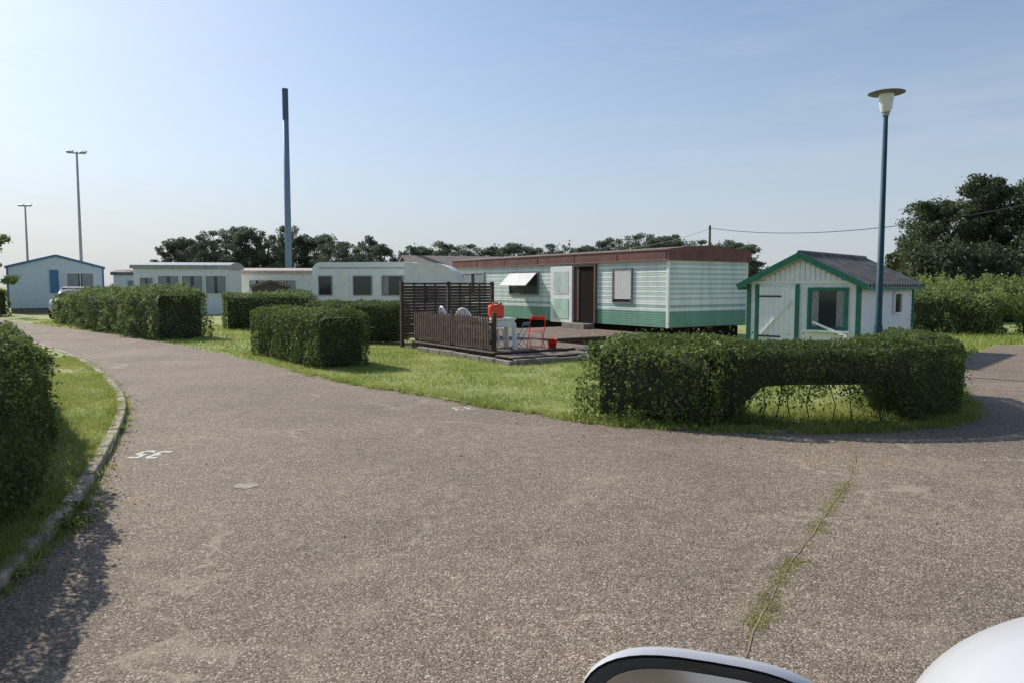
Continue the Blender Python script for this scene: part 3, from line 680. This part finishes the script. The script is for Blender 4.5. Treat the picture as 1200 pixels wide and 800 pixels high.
mb=MB(); mb.tube([(-.09,0,.28),(-.07,0,.335),(.04,0,.335),(.07,0,.28)],.02,8); mb.obj('handle',OR,JC,smooth=True)
mb=MB(); mb.lathe([(0.0,.34),(.03,.34),(.03,.27),(0,.27)],12,(.12,0,0)); mb.obj('cap',M['black_plastic'],JC)

def plastic_chair(x,y,z,rz,label,m,group=None):
    T=thing('plastic_chair',label,'chair',(x,y,z),rz,group)
    mb=MB(); mb.box(-.24,.24,-.22,.22,.41,.44); mb.obj('seat',m,T,bevel=0.02)
    mb=MB(); pts=[(.23*math.cos(t)*(1.0),.22+.10*(.1+max(0,math.sin(t))),.45+.42*max(0,math.sin(t))) for t in np.linspace(0,math.pi,15)]
    mb.tube(pts,.026,8)
    for xx in (-.14,-.07,0,.07,.14):
        zt=.45+.42*math.sqrt(1-(xx/.24)**2); mb.beam((xx,.22,.43),(xx,.31,zt),.048,.012,up=(0,1,0))
    mb.obj('backrest',m,T,smooth=False)
    for sx in (-1,1):
        for sy in (-1,1):
            mb=MB(); mb.beam((sx*.21,sy*.19,.42),(sx*.25,sy*.24,0),.045,.045); mb.obj('leg',m,T)
        mb=MB(); mb.tube([(sx*.25,-.2,.42),(sx*.27,-.2,.64),(sx*.27,.05,.66),(sx*.22,.26,.66)],.02,8); mb.obj('armrest',m,T)
x,y=dk(2.7,0.5); plastic_chair(x,y,.236,R(160),'white moulded plastic garden chair behind the picket fence',M['white_plastic'],'white garden chairs')
x,y=dk(4.0,0.8); plastic_chair(x,y,.236,R(120),'white moulded plastic garden chair behind the picket fence',M['white_plastic'],'white garden chairs')
x,y=dk(2.0,0.75); plastic_chair(x,y,.216,R(200),'white moulded plastic garden chair beside the table',M['white_plastic'],'white garden chairs')
def folding_chair(x,y,z,rz,label,m,s=1.0):
    T=thing('folding_chair',label,'chair',(x,y,z),rz); T.scale=(s,s,s)
    mb=MB()
    for sx in (-.2,.2):
        mb.tube([(sx,-.22,0),(sx,.2,.6),(sx,.26,.84)],.011,8); mb.tube([(sx*.9,.24,0),(sx*.9,-.2,.44)],.011,8)
    mb.tube([(-.2,.26,.84),(.2,.26,.84)],.011,8); mb.tube([(-.2,-.22,.02),(.2,-.22,.02)],.01,8); mb.tube([(-.18,.24,.02),(.18,.24,.02)],.01,8)
    mb.obj('chair_frame',m,T,smooth=True)
    mb=MB(); mb.box(-.18,.18,-.2,.16,.43,.445); mb.obj('seat',m,T,bevel=0.005)
    mb=MB(); mb.beam((0,.235,.74),(0,.255,.82),.36,.015,up=(0,1,0)); mb.obj('backrest',m,T)
x,y=dk(1.25,1.5); folding_chair(x,y,.216,R(190),'red folding chair standing on the deck',M['red'],.88)
x,y=dk(1.35,1.1); folding_chair(x,y,.216,R(240),'low teal folding chair beside the table',M['teal_fabric'],0.7)
mb=MB(); mb.lathe([(0.0,0.01),(.09,.0),(.12,.2),(.13,.205),(.11,.2),(.08,.02),(0,.02)],20)
x,y=dk(0.95,1.75); o=mb.obj('bucket',M['red'],loc=(x,y,.216),smooth=True); tag(o,'small red bucket on the deck beside chairs','bucket')

# ------------------------------------------------------------------ gable houses
def house(name,label,cat,loc,rz,W,L,ze,zr,wallm,roofm,trimm,pitch=.13,over=.25,corr=False,corner=True,group=None,base=0.0):
    T=thing(name,label,cat,loc,rz,group)
    mb=MB(); cl=lambda z:((max(0,(z-ze)/(zr-ze))*W/2),W-max(0,(z-ze)/(zr-ze))*W/2)
    mb.clap((-W/2,0),(1,0),(0,-1),W,base,zr,pitch,clip=cl); mb.clap((-W/2,L),(1,0),(0,1),W,base,zr,pitch,clip=cl)
    mb.clap((-W/2,0),(0,1),(-1,0),L,base,ze,pitch); mb.clap((W/2,0),(0,1),(1,0),L,base,ze,pitch)
    mb.obj('wall',wallm,T)
    if corner:
        for sx in (-1,1):
            for yy in (0,L):
                mb=MB(); mb.box(sx*W/2-.05,sx*W/2+.05,yy-.03,yy+.03,base,ze-.02); mb.obj('corner_post',trimm,T)
    mb=MB(); sl=(zr-ze)/(W/2); ov=over
    for sx in (-1,1):
        x1=sx*(W/2+ov); z1=ze-sl*ov
        if corr:
            n=int((L+2*ov)/.0375)
            for i in range(n):
                a=-ov+(L+2*ov)*i/n;b=-ov+(L+2*ov)*(i+1)/n; za=.04*math.sin(i*math.pi/3.0);zb=.04*math.sin((i+1)*math.pi/3.0)
                mb.quad([(0,a,zr+.06+za),(0,b,zr+.06+zb),(x1,b,z1+.06+zb),(x1,a,z1+.06+za)])
            mb.quad([(0,-ov,zr+.01),(0,L+ov,zr+.01),(x1,L+ov,z1+.01),(x1,-ov,z1+.01)])
        else:
            p=[(0,-ov,zr+.05),(0,L+ov,zr+.05),(x1,L+ov,z1+.05),(x1,-ov,z1+.05)]
            mb.quad(p); mb.quad([(a,b,c-.05) for a,b,c in p]); mb.quad([p[2],p[3],(p[3][0],p[3][1],p[3][2]-.05),(p[2][0],p[2][1],p[2][2]-.05)])
    if corr: mb.tube([(0,-ov,zr+.08),(0,L+ov,zr+.08)],.06,8)
    mb.obj('roof',roofm,T)
    mb=MB()
    for yy in (-ov-.01,L+ov+.01):
        for sx in (-1,1):
            mb.beam((sx*0.0,yy,zr+.03),(sx*(W/2+ov+.02),yy,ze-sl*(ov+.02)+.03),.03,.13)
    for sx in (-1,1): mb.box(sx*(W/2+ov)-.012,sx*(W/2+ov)+.012,-ov,L+ov,ze-sl*ov-.05,ze-sl*ov+.03)
    mb.obj('bargeboard',trimm,T)
    return T
SH=house('garden_chalet','small white timber chalet with green trim and dark corrugated roof','garden chalet',(6.62,17.2,0),R(-42),2.5,4.2,1.70,2.31,M['white'],M['corr'],M['green_paint'],corr=True,over=.2)
mb=MB(); xx=-1.18
while xx<1.15:
    zt=2.29-(abs(xx+.055))*(0.61/1.25)-.06
    if zt>1.80: mb.box(xx,xx+.105,-.035,-.016,1.76,zt)
    xx+=.115
mb.box(-1.245,1.245,-.045,-.016,1.70,1.76)
mb.obj('gable_boards',M['white'],SH)
mb=MB(); xx=-.98
for i in range(7): mb.box(xx,xx+.118,-.05,-.018,.1,1.62); xx+=.122
d=mb.obj('door',M['white'],SH)
for z in (.45,1.38):
    mb=MB(); mb.box(-1.0,-.45,-.062,-.051,z,z+.04); mb.obj('hinge',M['black_plastic'],d)
mb=MB(); mb.beam((-.92,-.060,.5),(-.2,-.060,1.3),.018,.07,up=(0,1,0)); mb.obj('diagonal_brace',M['white'],d)
mb=MB(); mb.box(-1.08,-1.0,-.06,-.016,0,1.68);mb.box(-.12,-.04,-.06,-.016,0,1.68); mb.obj('door_frame',M['green_paint'],d)
f=window(SH,.6,-.014,.72,1.54,.74,frame=M['green_paint'],fw=.07,curt='sides')
mb=MB(); mb.box(-.52,.52,-.16,-.051,-.1,-.06); mb.obj('sill',M['white'],f)
mb=MB(); mb.beam((-.3,-.09,.12),(.5,-.2,-.18),.02,.05,up=(0,0,1)); mb.obj('leaning_batten',M['white'],f)
window(SH,1.265,2.8,1.0,1.45,.55,rz=R(90),frame=M['white'])

LH=house('mobile_chalet','pale white holiday chalet with blue trim and gabled front','holiday chalet',(-27.8,46,0),R(30),5.0,6.5,2.75,3.45,M['bluewhite'],M['roof_grey'],M['blue_trim'],pitch=.15,base=.3,over=.1)
window(LH,1.25,-.016,1.3,2.4,1.4,frame=M['white'],mull=1,curt='grey')
mb=MB(); mb.box(-.35,.1,-.08,-.015,1.2,2.6); mb.obj('shutter',M['blue_trim'],LH)
mb=MB(); mb.box(-2.4,2.4,.1,6.4,0,.3); mb.obj('base',M['concrete'],LH)

def flat_home(name,label,loc,rz,L,W,h,wallm,roofm,wins,group=None,fascia=.22,curt='grey'):
    T=thing(name,label,'mobile home',loc,rz,group)
    mb=MB()
    for (o,d,n,w) in (((0,0),(1,0),(0,-1),L),((0,W),(1,0),(0,1),L),((0,0),(0,1),(-1,0),W),((L,0),(0,1),(1,0),W)): mb.clap(o,d,n,w,.3,h-.2,.16)
    mb.box(.02,L-.02,.02,W-.02,0,h-.2); mb.obj('wall',wallm,T)
    mb=MB(); n=10; ys=[-.15+(W+.3)*i/n for i in range(n+1)]; zt=[h-.02+.2*math.sin(math.pi*i/n) for i in range(n+1)]
    for i in range(n): mb.quad([(-.15,ys[i],zt[i]),(L+.15,ys[i],zt[i]),(L+.15,ys[i+1],zt[i+1]),(-.15,ys[i+1],zt[i+1])])
    for x in (-.15,L+.15): mb.quad([(x,ys[i],zt[i]) for i in range(n+1)]+[(x,ys[-1],h-fascia),(x,ys[0],h-fascia)])
    for y in (ys[0],ys[-1]): mb.quad([(-.15,y,h-fascia),(L+.15,y,h-fascia),(L+.15,y,h-.02),(-.15,y,h-.02)])
    mb.obj('roof',roofm,T)
    for (x,w,z0,z1) in wins: window(T,x,-.016,z0,z1,w,frame=M['white_plastic'],mull=1 if w>1.2 else 0,curt=curt)
    return T
flat_home('mobile_home','white mobile home with a row of bay windows',(-21.6,43,0),R(8),5.2,3.4,2.85,M['white'],M['roof_grey'],[(.7,.7,1.2,2.1),(1.9,1.1,1.2,2.2),(3.2,1.1,1.2,2.2),(4.5,1.1,1.2,2.2)])
flat_home('mobile_home','long beige mobile home with light flat roof',(-17.6,49,0),R(6),9.0,3.4,2.65,M['cream'],mat('pinkish_roof_edge',(0.5,0.4,0.34),.5),[(1.0,1.0,1.3,2.0),(2.8,1.3,1.3,2.0),(5.0,1.0,1.3,2.0),(7.2,1.5,1.3,2.0)])
flat_home('mobile_home','small grey and white mobile home between chalets',(-27.5,52,0),R(10),4.4,3.4,2.6,M['white'],M['roof_brown'],[(1.5,1.2,1.2,2.0)])
house('mobile_home','low chalet with wide dark brown roof behind the caravans','mobile home',(-7.0,50,0),R(-70),6.0,9.0,2.6,3.6,M['cream'],M['roof_brown'],M['roof_brown'],pitch=.2,corner=False)
house('garden_shed','small brown wooden garden shed behind the hedge','garden shed',(-12.2,38,0),R(20),1.7,1.7,1.6,1.85,M['door_brown'],M['corr'],M['roof_brown'],over=.1,corner=False)

# ------------------------------------------------------------------ touring caravan
CA=thing('caravan','cream white touring caravan with grey windows','caravan',(-7.75,29.2,0),R(-9))
Lc,Wc=4.3,2.1
def prof(L,z0,z1,r):
    pts=[(0.10,z0),(0.0,z0+.5)]
    for cx,cz,a0,a1 in ((r,z1-r,180,90),(L-r,z1-r,90,0)):
        for k in range(9):
            t=R(a0+(a1-a0)*k/8); pts.append((cx+r*math.cos(t),cz+r*math.sin(t)))
    pts+=[(L,z0+.5),(L-.10,z0)]; return pts
pr=prof(Lc,.5,2.55,.36)
mb=MB(); n=len(pr)
mb.quad([(a,0,b) for a,b in pr]); mb.quad([(a,Wc,b) for a,b in pr])
for i in range(n): a=pr[i];b=pr[(i+1)%n]; mb.quad([(a[0],0,a[1]),(b[0],0,b[1]),(b[0],Wc,b[1]),(a[0],Wc,a[1])])
mb.obj('caravan_body',M['white'],CA,bevel=0.04)
mb=MB(); mb.box(.3,Lc-.3,-.02,-.002,2.30,2.35); mb.box(.03,Lc-.03,-.014,-.002,1.02,1.06); mb.box(.03,Lc-.03,-.014,-.002,.78,.9); mb.obj('side_trim',mat('grey_stripe',(0.42,0.43,0.43),.5),CA)
WS=mat('white_window_rubber',(0.3,0.3,0.3),.5)
window(CA,.55,-.003,1.3,2.0,.5,frame=WS,fw=.03); window(CA,2.05,-.003,1.3,2.0,.7,frame=WS,fw=.03); window(CA,3.35,-.003,1.3,2.0,1.0,frame=WS,fw=.03,curt='sides')
mb=MB(); mb.box(1.02,1.52,-.03,-.002,.6,2.2); mb.obj('door',M['cream'],CA,bevel=.01)
for yy in (.1,Wc-.3):
    mb=MB(); mb.lathe([(0,0),(.3,0),(.32,.05),(.32,.15),(.3,.2),(0,.2)],20); w=mb.obj('wheel',M['rubber'],CA,loc=(2.2,yy+.2,.32)); w.rotation_euler=(R(90),0,0)
mb=MB(); mb.box(.1,Lc-.1,.1,2.0,.28,.5); mb.obj('chassis',M['dark'],CA)
AN=thing('caravan','second rounded white caravan with curved roof end','caravan',(-3.9,27.2,0),R(-4))
mb=MB(); pr=[(0,.4),(0,2.47)]+[(1.0+ .95*math.sin(t)*1.0,1.75+.72*math.cos(t)) for t in np.linspace(0.0,math.pi/2,8)]+[(1.95,.4)]
mb.quad([(a,0,b) for a,b in pr]); mb.quad([(a,2.0,b) for a,b in pr]); n=len(pr)
for i in range(n): a=pr[i];b=pr[(i+1)%n]; mb.quad([(a[0],0,a[1]),(b[0],0,b[1]),(b[0],2.,b[1]),(a[0],2.,a[1])])
mb.obj('caravan_body',M['cream'],AN)
mb=MB(); mb.box(-.02,1.9,-.03,-.004,1.72,1.78); mb.box(-.02,1.9,-.02,-.004,.9,.95); mb.obj('side_trim',M['white'],AN)
window(AN,.8,-.004,1.1,1.6,.9,frame=M['steel'],fw=.03,curt='grey')
mb=MB(); mb.lathe([(0,0),(.3,0),(.32,.05),(.32,.15),(.3,.2),(0,.2)],20); w=mb.obj('wheel',M['rubber'],AN,loc=(1.0,.25,.32)); w.rotation_euler=(R(90),0,0)

# ------------------------------------------------------------------ poles and lamps
SL=thing('street_lamp','dark teal street lamp with glass cone and round canopy','street lamp',(7.08,14.5,0)); SL.scale=(1,1,.965)
mb=MB(); mb.tube([(0,0,0),(0,0,.9),(0,0,.95),(0,0,5.05)],[.085,.08,.065,.042],16); mb.obj('pole',M['pole_teal'],SL,smooth=True)
mb=MB(); mb.lathe([(0.0,5.02),(.05,5.02),(.065,5.06),(.065,5.12),(.05,5.12)],20); mb.obj('lamp_collar',M['steel'],SL,smooth=True)
mb=MB(); mb.lathe([(.08,5.1),(.11,5.18),(.135,5.40),(.14,5.45)],24); mb.obj('lamp_glass',M['lampglass'],SL,smooth=True)
mb=MB(); mb.lathe([(0.0,5.44),(.16,5.445),(.30,5.455),(.33,5.468),(.325,5.478),(.22,5.50),(.1,5.515),(0,5.52)],32); mb.obj('lamp_canopy',M['lampcap'],SL,smooth=True)

MA=thing('telecom_mast','tall slender grey-blue mast with darker top section','mast',(-17.75,60,0)); MA.scale=(1,1,.98)
mb=MB(); mb.tube([(0,0,0),(0,0,7),(0,0,14.9)],[.27,.25,.23],16); mb.obj('pole',M['pole_grey'],MA,smooth=True)
mb=MB(); mb.tube([(0,0,14.9),(0,0,17.35)],[.235,.235],16); mb.obj('antenna_shroud',M['pole_dark'],MA,smooth=False)

def flood(x,y,H,rz,s=1.0):
    T=thing('floodlight_mast','slim steel floodlight mast with twin lamp heads','floodlight mast',(x,y,0),rz,'floodlight masts')
    mb=MB(); mb.tube([(0,0,0),(0,0,H)],[.13*s,.07*s],10); mb.tube([(-.6,0,H-.1),(.6,0,H-.1)],.05*s,8); mb.obj('pole',M['steel'],T)
    for sx in (-.45,.45):
        mb=MB(); mb.beam((sx,-.3,H-.10),(sx,.25,H+.10),.42*s,.16*s); mb.obj('floodlight',M['steel'],T,bevel=.03)
flood(-33.1,58,11.8,R(20)); flood(-61.6,96,11.8,R(15),1.3)

PO=thing('utility_pole','wooden utility pole with small crossarm','utility pole',(18.3,70,0))
mb=MB(); mb.tube([(0,0,0),(0,0,7.2)],[.14,.1],10); mb.obj('pole',M['bark'],PO)
mb=MB(); mb.box(-.12,.12,-.05,.05,6.9,6.98); mb.obj('crossarm',M['bark'],PO)
def wire(a,b,sag,r):
    mb=MB(); P=[]
    for i in range(25):
        t=i/24; p=Vector(a).lerp(Vector(b),t); p.z-=sag*4*t*(1-t); P.append(p)
    mb.tube(P,r,5); o=mb.obj('overhead_cable',M['black_plastic']); tag(o,'thin black overhead cable sagging between poles','cable','overhead cables'); return o
wire((18.3,70,6.95),(32.0,32,7.6),1.7,.026)
wire((18.3,70,6.9),(12.5,88,6.0),.4,.02)

# ------------------------------------------------------------------ cars
def loft(sections,seg=32,p=4.0):
    mb=MB(); 
    for (y,hw,z0,z1,pw) in sections:
        for j in range(seg):
            t=2*math.pi*j/seg; c,s_=math.cos(t),math.sin(t); e=2.0/pw
            mb.v.append((hw*math.copysign(abs(c)**e,c),y,(z0+z1)/2+(z1-z0)/2*math.copysign(abs(s_)**e,s_)))
    for k in range(len(sections)-1):
        for j in range(seg):
            mb.f.append((k*seg+j,k*seg+(j+1)%seg,(k+1)*seg+(j+1)%seg,(k+1)*seg+j)); mb.m.append(0)
    mb.f.append(tuple(range(seg))); mb.m.append(0); mb.f.append(tuple((len(sections)-1)*seg+j for j in range(seg))); mb.m.append(0)
    return mb
def car(label,loc,rz,zs=1.0):
    T=thing('car',label,'car',loc,rz)
    S=[(-4.2,.55,.45,.8,3),(-4.12,.8,.35,.95,4),(-3.8,.87,.28,1.02,5),(-2.5,.9,.25,1.0,5),(-1.2,.9,.25,1.02,5),(-.6,.88,.25,1.0,4.2),(-.3,.8,.27,.97,3.6),(-.12,.66,.3,.9,3.2),(-.03,.48,.36,.8,3),(0,.3,.42,.7,3)]
    S=[(a,b,c,c+(d-c)*zs,e) for a,b,c,d,e in S]
    b=loft(S,64).obj('body',M['car_white'],T,smooth=True)
    sm=b.modifiers.new('smooth','SUBSURF'); sm.levels=1; sm.render_levels=1
    dz=.75*(zs-1)
    S=[(-3.95,.6,.9+dz,1.1+dz,3),(-3.5,.72,.9+dz,1.46+dz,3.6),(-2.7,.74,.9+dz,1.54+dz,4),(-1.9,.72,.9+dz,1.5+dz,4),(-1.35,.68,.9+dz,1.25+dz,3.6),(-1.0,.62,.9+dz,1.02+dz,3)]
    g=loft(S,40); c=g.obj('windows',M['glass'],T,smooth=True)
    mb=MB()
    for (a,b2) in (((-3.5,1.47+dz,.6),(-2.7,1.555+dz,.62)),((-2.7,1.555+dz,.62),(-1.9,1.515+dz,.6))):
        mb.quad([(-a[2],a[0],a[1]),(a[2],a[0],a[1]),(b2[2],b2[0],b2[1]),(-b2[2],b2[0],b2[1])])
    mb.obj('roof_panel',M['car_white'],T,smooth=True)
    for (sx,yy) in ((-1,-.85),(1,-.85),(-1,-3.35),(1,-3.35)):
        mb=MB(); mb.lathe([(0,-.1),(.28,-.1),(.32,-.07),(.32,.07),(.28,.1),(0,.1)],24); w=mb.obj('wheel',M['rubber'],T,loc=(sx*.8,yy,.32),smooth=False); w.rotation_euler=(0,R(90),0)
        mb=MB(); mb.lathe([(0,.115),(.19,.11),(.2,.09)],20); mb.lathe([(0,-.115),(.19,-.11),(.2,-.09)],20); mb.obj('rim',M['steel'],w)
    for sx in (-1,1):
        mb=MB(); mb.lathe([(0,.03),(.07,.02),(.1,0)],16); h=mb.obj('headlight',M['lampglass'],T,loc=(sx*.52,-.07,.68)); h.rotation_euler=(R(-90),0,0)
    return T
car('white car parked beside the pale blue chalet',(-22.1,37.2,0),R(198),zs=1.05)
CX,CY=1.42,1.53
NC=car('white car with black-rimmed door mirror beside the lane',(CX,CY,0),0,zs=1.245)
MI=MB()
def rr(w,h,n=8,skew=0):
    pts=[]
    for k in range(48):
        t=2*math.pi*k/48; c,s_=math.cos(t),math.sin(t); e=2/2.9
        x=w/2*math.copysign(abs(c)**e,c); z=h/2*math.copysign(abs(s_)**e,s_); pts.append((x,z-x*0.17))
    return pts
secs=[(0.0,.276,.172),(0.008,.280,.176),(.02,.276,.170),(.036,.24,.145),(.048,.17,.10),(.052,.05,.03)]
for (y,w,h) in secs:
    for (x,z) in rr(w,h): MI.v.append((x+(y*.5),y,z))
for k in range(len(secs)-1):
    for j in range(48): MI.f.append((k*48+j,k*48+(j+1)%48,(k+1)*48+(j+1)%48,(k+1)*48+j)); MI.m.append(0)
MI.f.append(tuple(5*48+j for j in range(48))); MI.m.append(0)
mir=MI.obj('door_mirror',M['car_white'],NC,loc=(.205-CX,.74-CY,1.182),smooth=True,label='white door mirror with dark inner surround')
mb=MB(); a=rr(.272,.168); b=rr(.232,.130)
for (x,z) in a: mb.v.append((x,-.002,z))
for (x,z) in b: mb.v.append((x,.012,z))
for j in range(48): mb.f.append((j,(j+1)%48,48+(j+1)%48,48+j)); mb.m.append(0)
mb.obj('mirror_bezel',M['black_plastic'],mir)
mb=MB(); mb.quad([(x,.010,z) for x,z in rr(.236,.134)]); mb.obj('mirror_glass',M['mirror'],mir)
mb=MB(); mb.beam((.08,.03,-.09),(.36,-.02,-.2),.07,.05); mb.obj('mirror_arm',M['black_plastic'],mir)

# ------------------------------------------------------------------ light, world, camera
el,az=R(38),R(-50)
w=bpy.data.worlds.new('World'); scene.world=w; w.use_nodes=True; nt=w.node_tree
bg=nt.nodes['Background']; sky=nt.nodes.new('ShaderNodeTexSky'); sky.sky_type='NISHITA'; sky.sun_disc=False
sky.sun_elevation=el; sky.sun_rotation=az; sky.air_density=1.0; sky.dust_density=1.2; sky.ozone_density=1.4
tc=nt.nodes.new('ShaderNodeTexCoord'); mp=nt.nodes.new('ShaderNodeMapping'); mp.inputs['Scale'].default_value=(1.6,1.6,11); mp.inputs['Rotation'].default_value=(0.05,0.08,0)
nz=nt.nodes.new('ShaderNodeTexNoise'); nz.inputs['Scale'].default_value=1.9; nz.inputs['Detail'].default_value=9; nz.inputs['Roughness'].default_value=0.62
nt.links.new(tc.outputs['Generated'],mp.inputs[0]); nt.links.new(mp.outputs[0],nz.inputs['Vector'])
r=ramp(nt,[(0.5,0.0),(0.8,0.28)]); nt.links.new(nz.outputs['Fac'],r.inputs['Fac'])
sp=nt.nodes.new('ShaderNodeSeparateXYZ'); nt.links.new(tc.outputs['Generated'],sp.inputs[0])
hz=ramp(nt,[(0.0,0.88),(0.06,0.72),(0.16,0.42),(0.32,0.16),(0.6,0.04)]); nt.links.new(sp.outputs['Z'],hz.inputs['Fac'])
tint=nt.nodes.new('ShaderNodeMixRGB'); tint.blend_type='MULTIPLY'; tint.inputs[0].default_value=1; tint.inputs[2].default_value=(0.82,0.87,0.94,1)
nt.links.new(sky.outputs[0],tint.inputs[1])
mh=nt.nodes.new('ShaderNodeMixRGB'); mh.inputs[2].default_value=(3.8,4.15,4.65,1)
nt.links.new(hz.outputs[0],mh.inputs[0]); nt.links.new(tint.outputs[0],mh.inputs[1])
mx=nt.nodes.new('ShaderNodeMixRGB'); mx.inputs[2].default_value=(4.6,4.8,5.1,1)
nt.links.new(r.outputs[0],mx.inputs[0]); nt.links.new(mh.outputs[0],mx.inputs[1]); nt.links.new(mx.outputs[0],bg.inputs['Color'])
bg.inputs['Strength'].default_value=0.145
sd=bpy.data.lights.new('sun','SUN'); sd.energy=4.8; sd.angle=R(0.5); sd.color=(1,0.94,0.85)
so=bpy.data.objects.new('sun',sd); COL.objects.link(so)
dv=Vector((math.sin(az)*math.cos(el),math.cos(az)*math.cos(el),math.sin(el))); so.rotation_euler=dv.to_track_quat('Z','Y').to_euler()
cd=bpy.data.cameras.new('camera'); cd.sensor_width=36; cd.lens=26.4; cd.clip_start=0.05; cd.clip_end=4000
co=bpy.data.objects.new('camera',cd); co.location=(0,0,1.65); co.rotation_euler=(R(90-4.22),0,0); COL.objects.link(co); scene.camera=co
scene.view_settings.view_transform='Standard'; scene.view_settings.look='None'; scene.view_settings.exposure=0
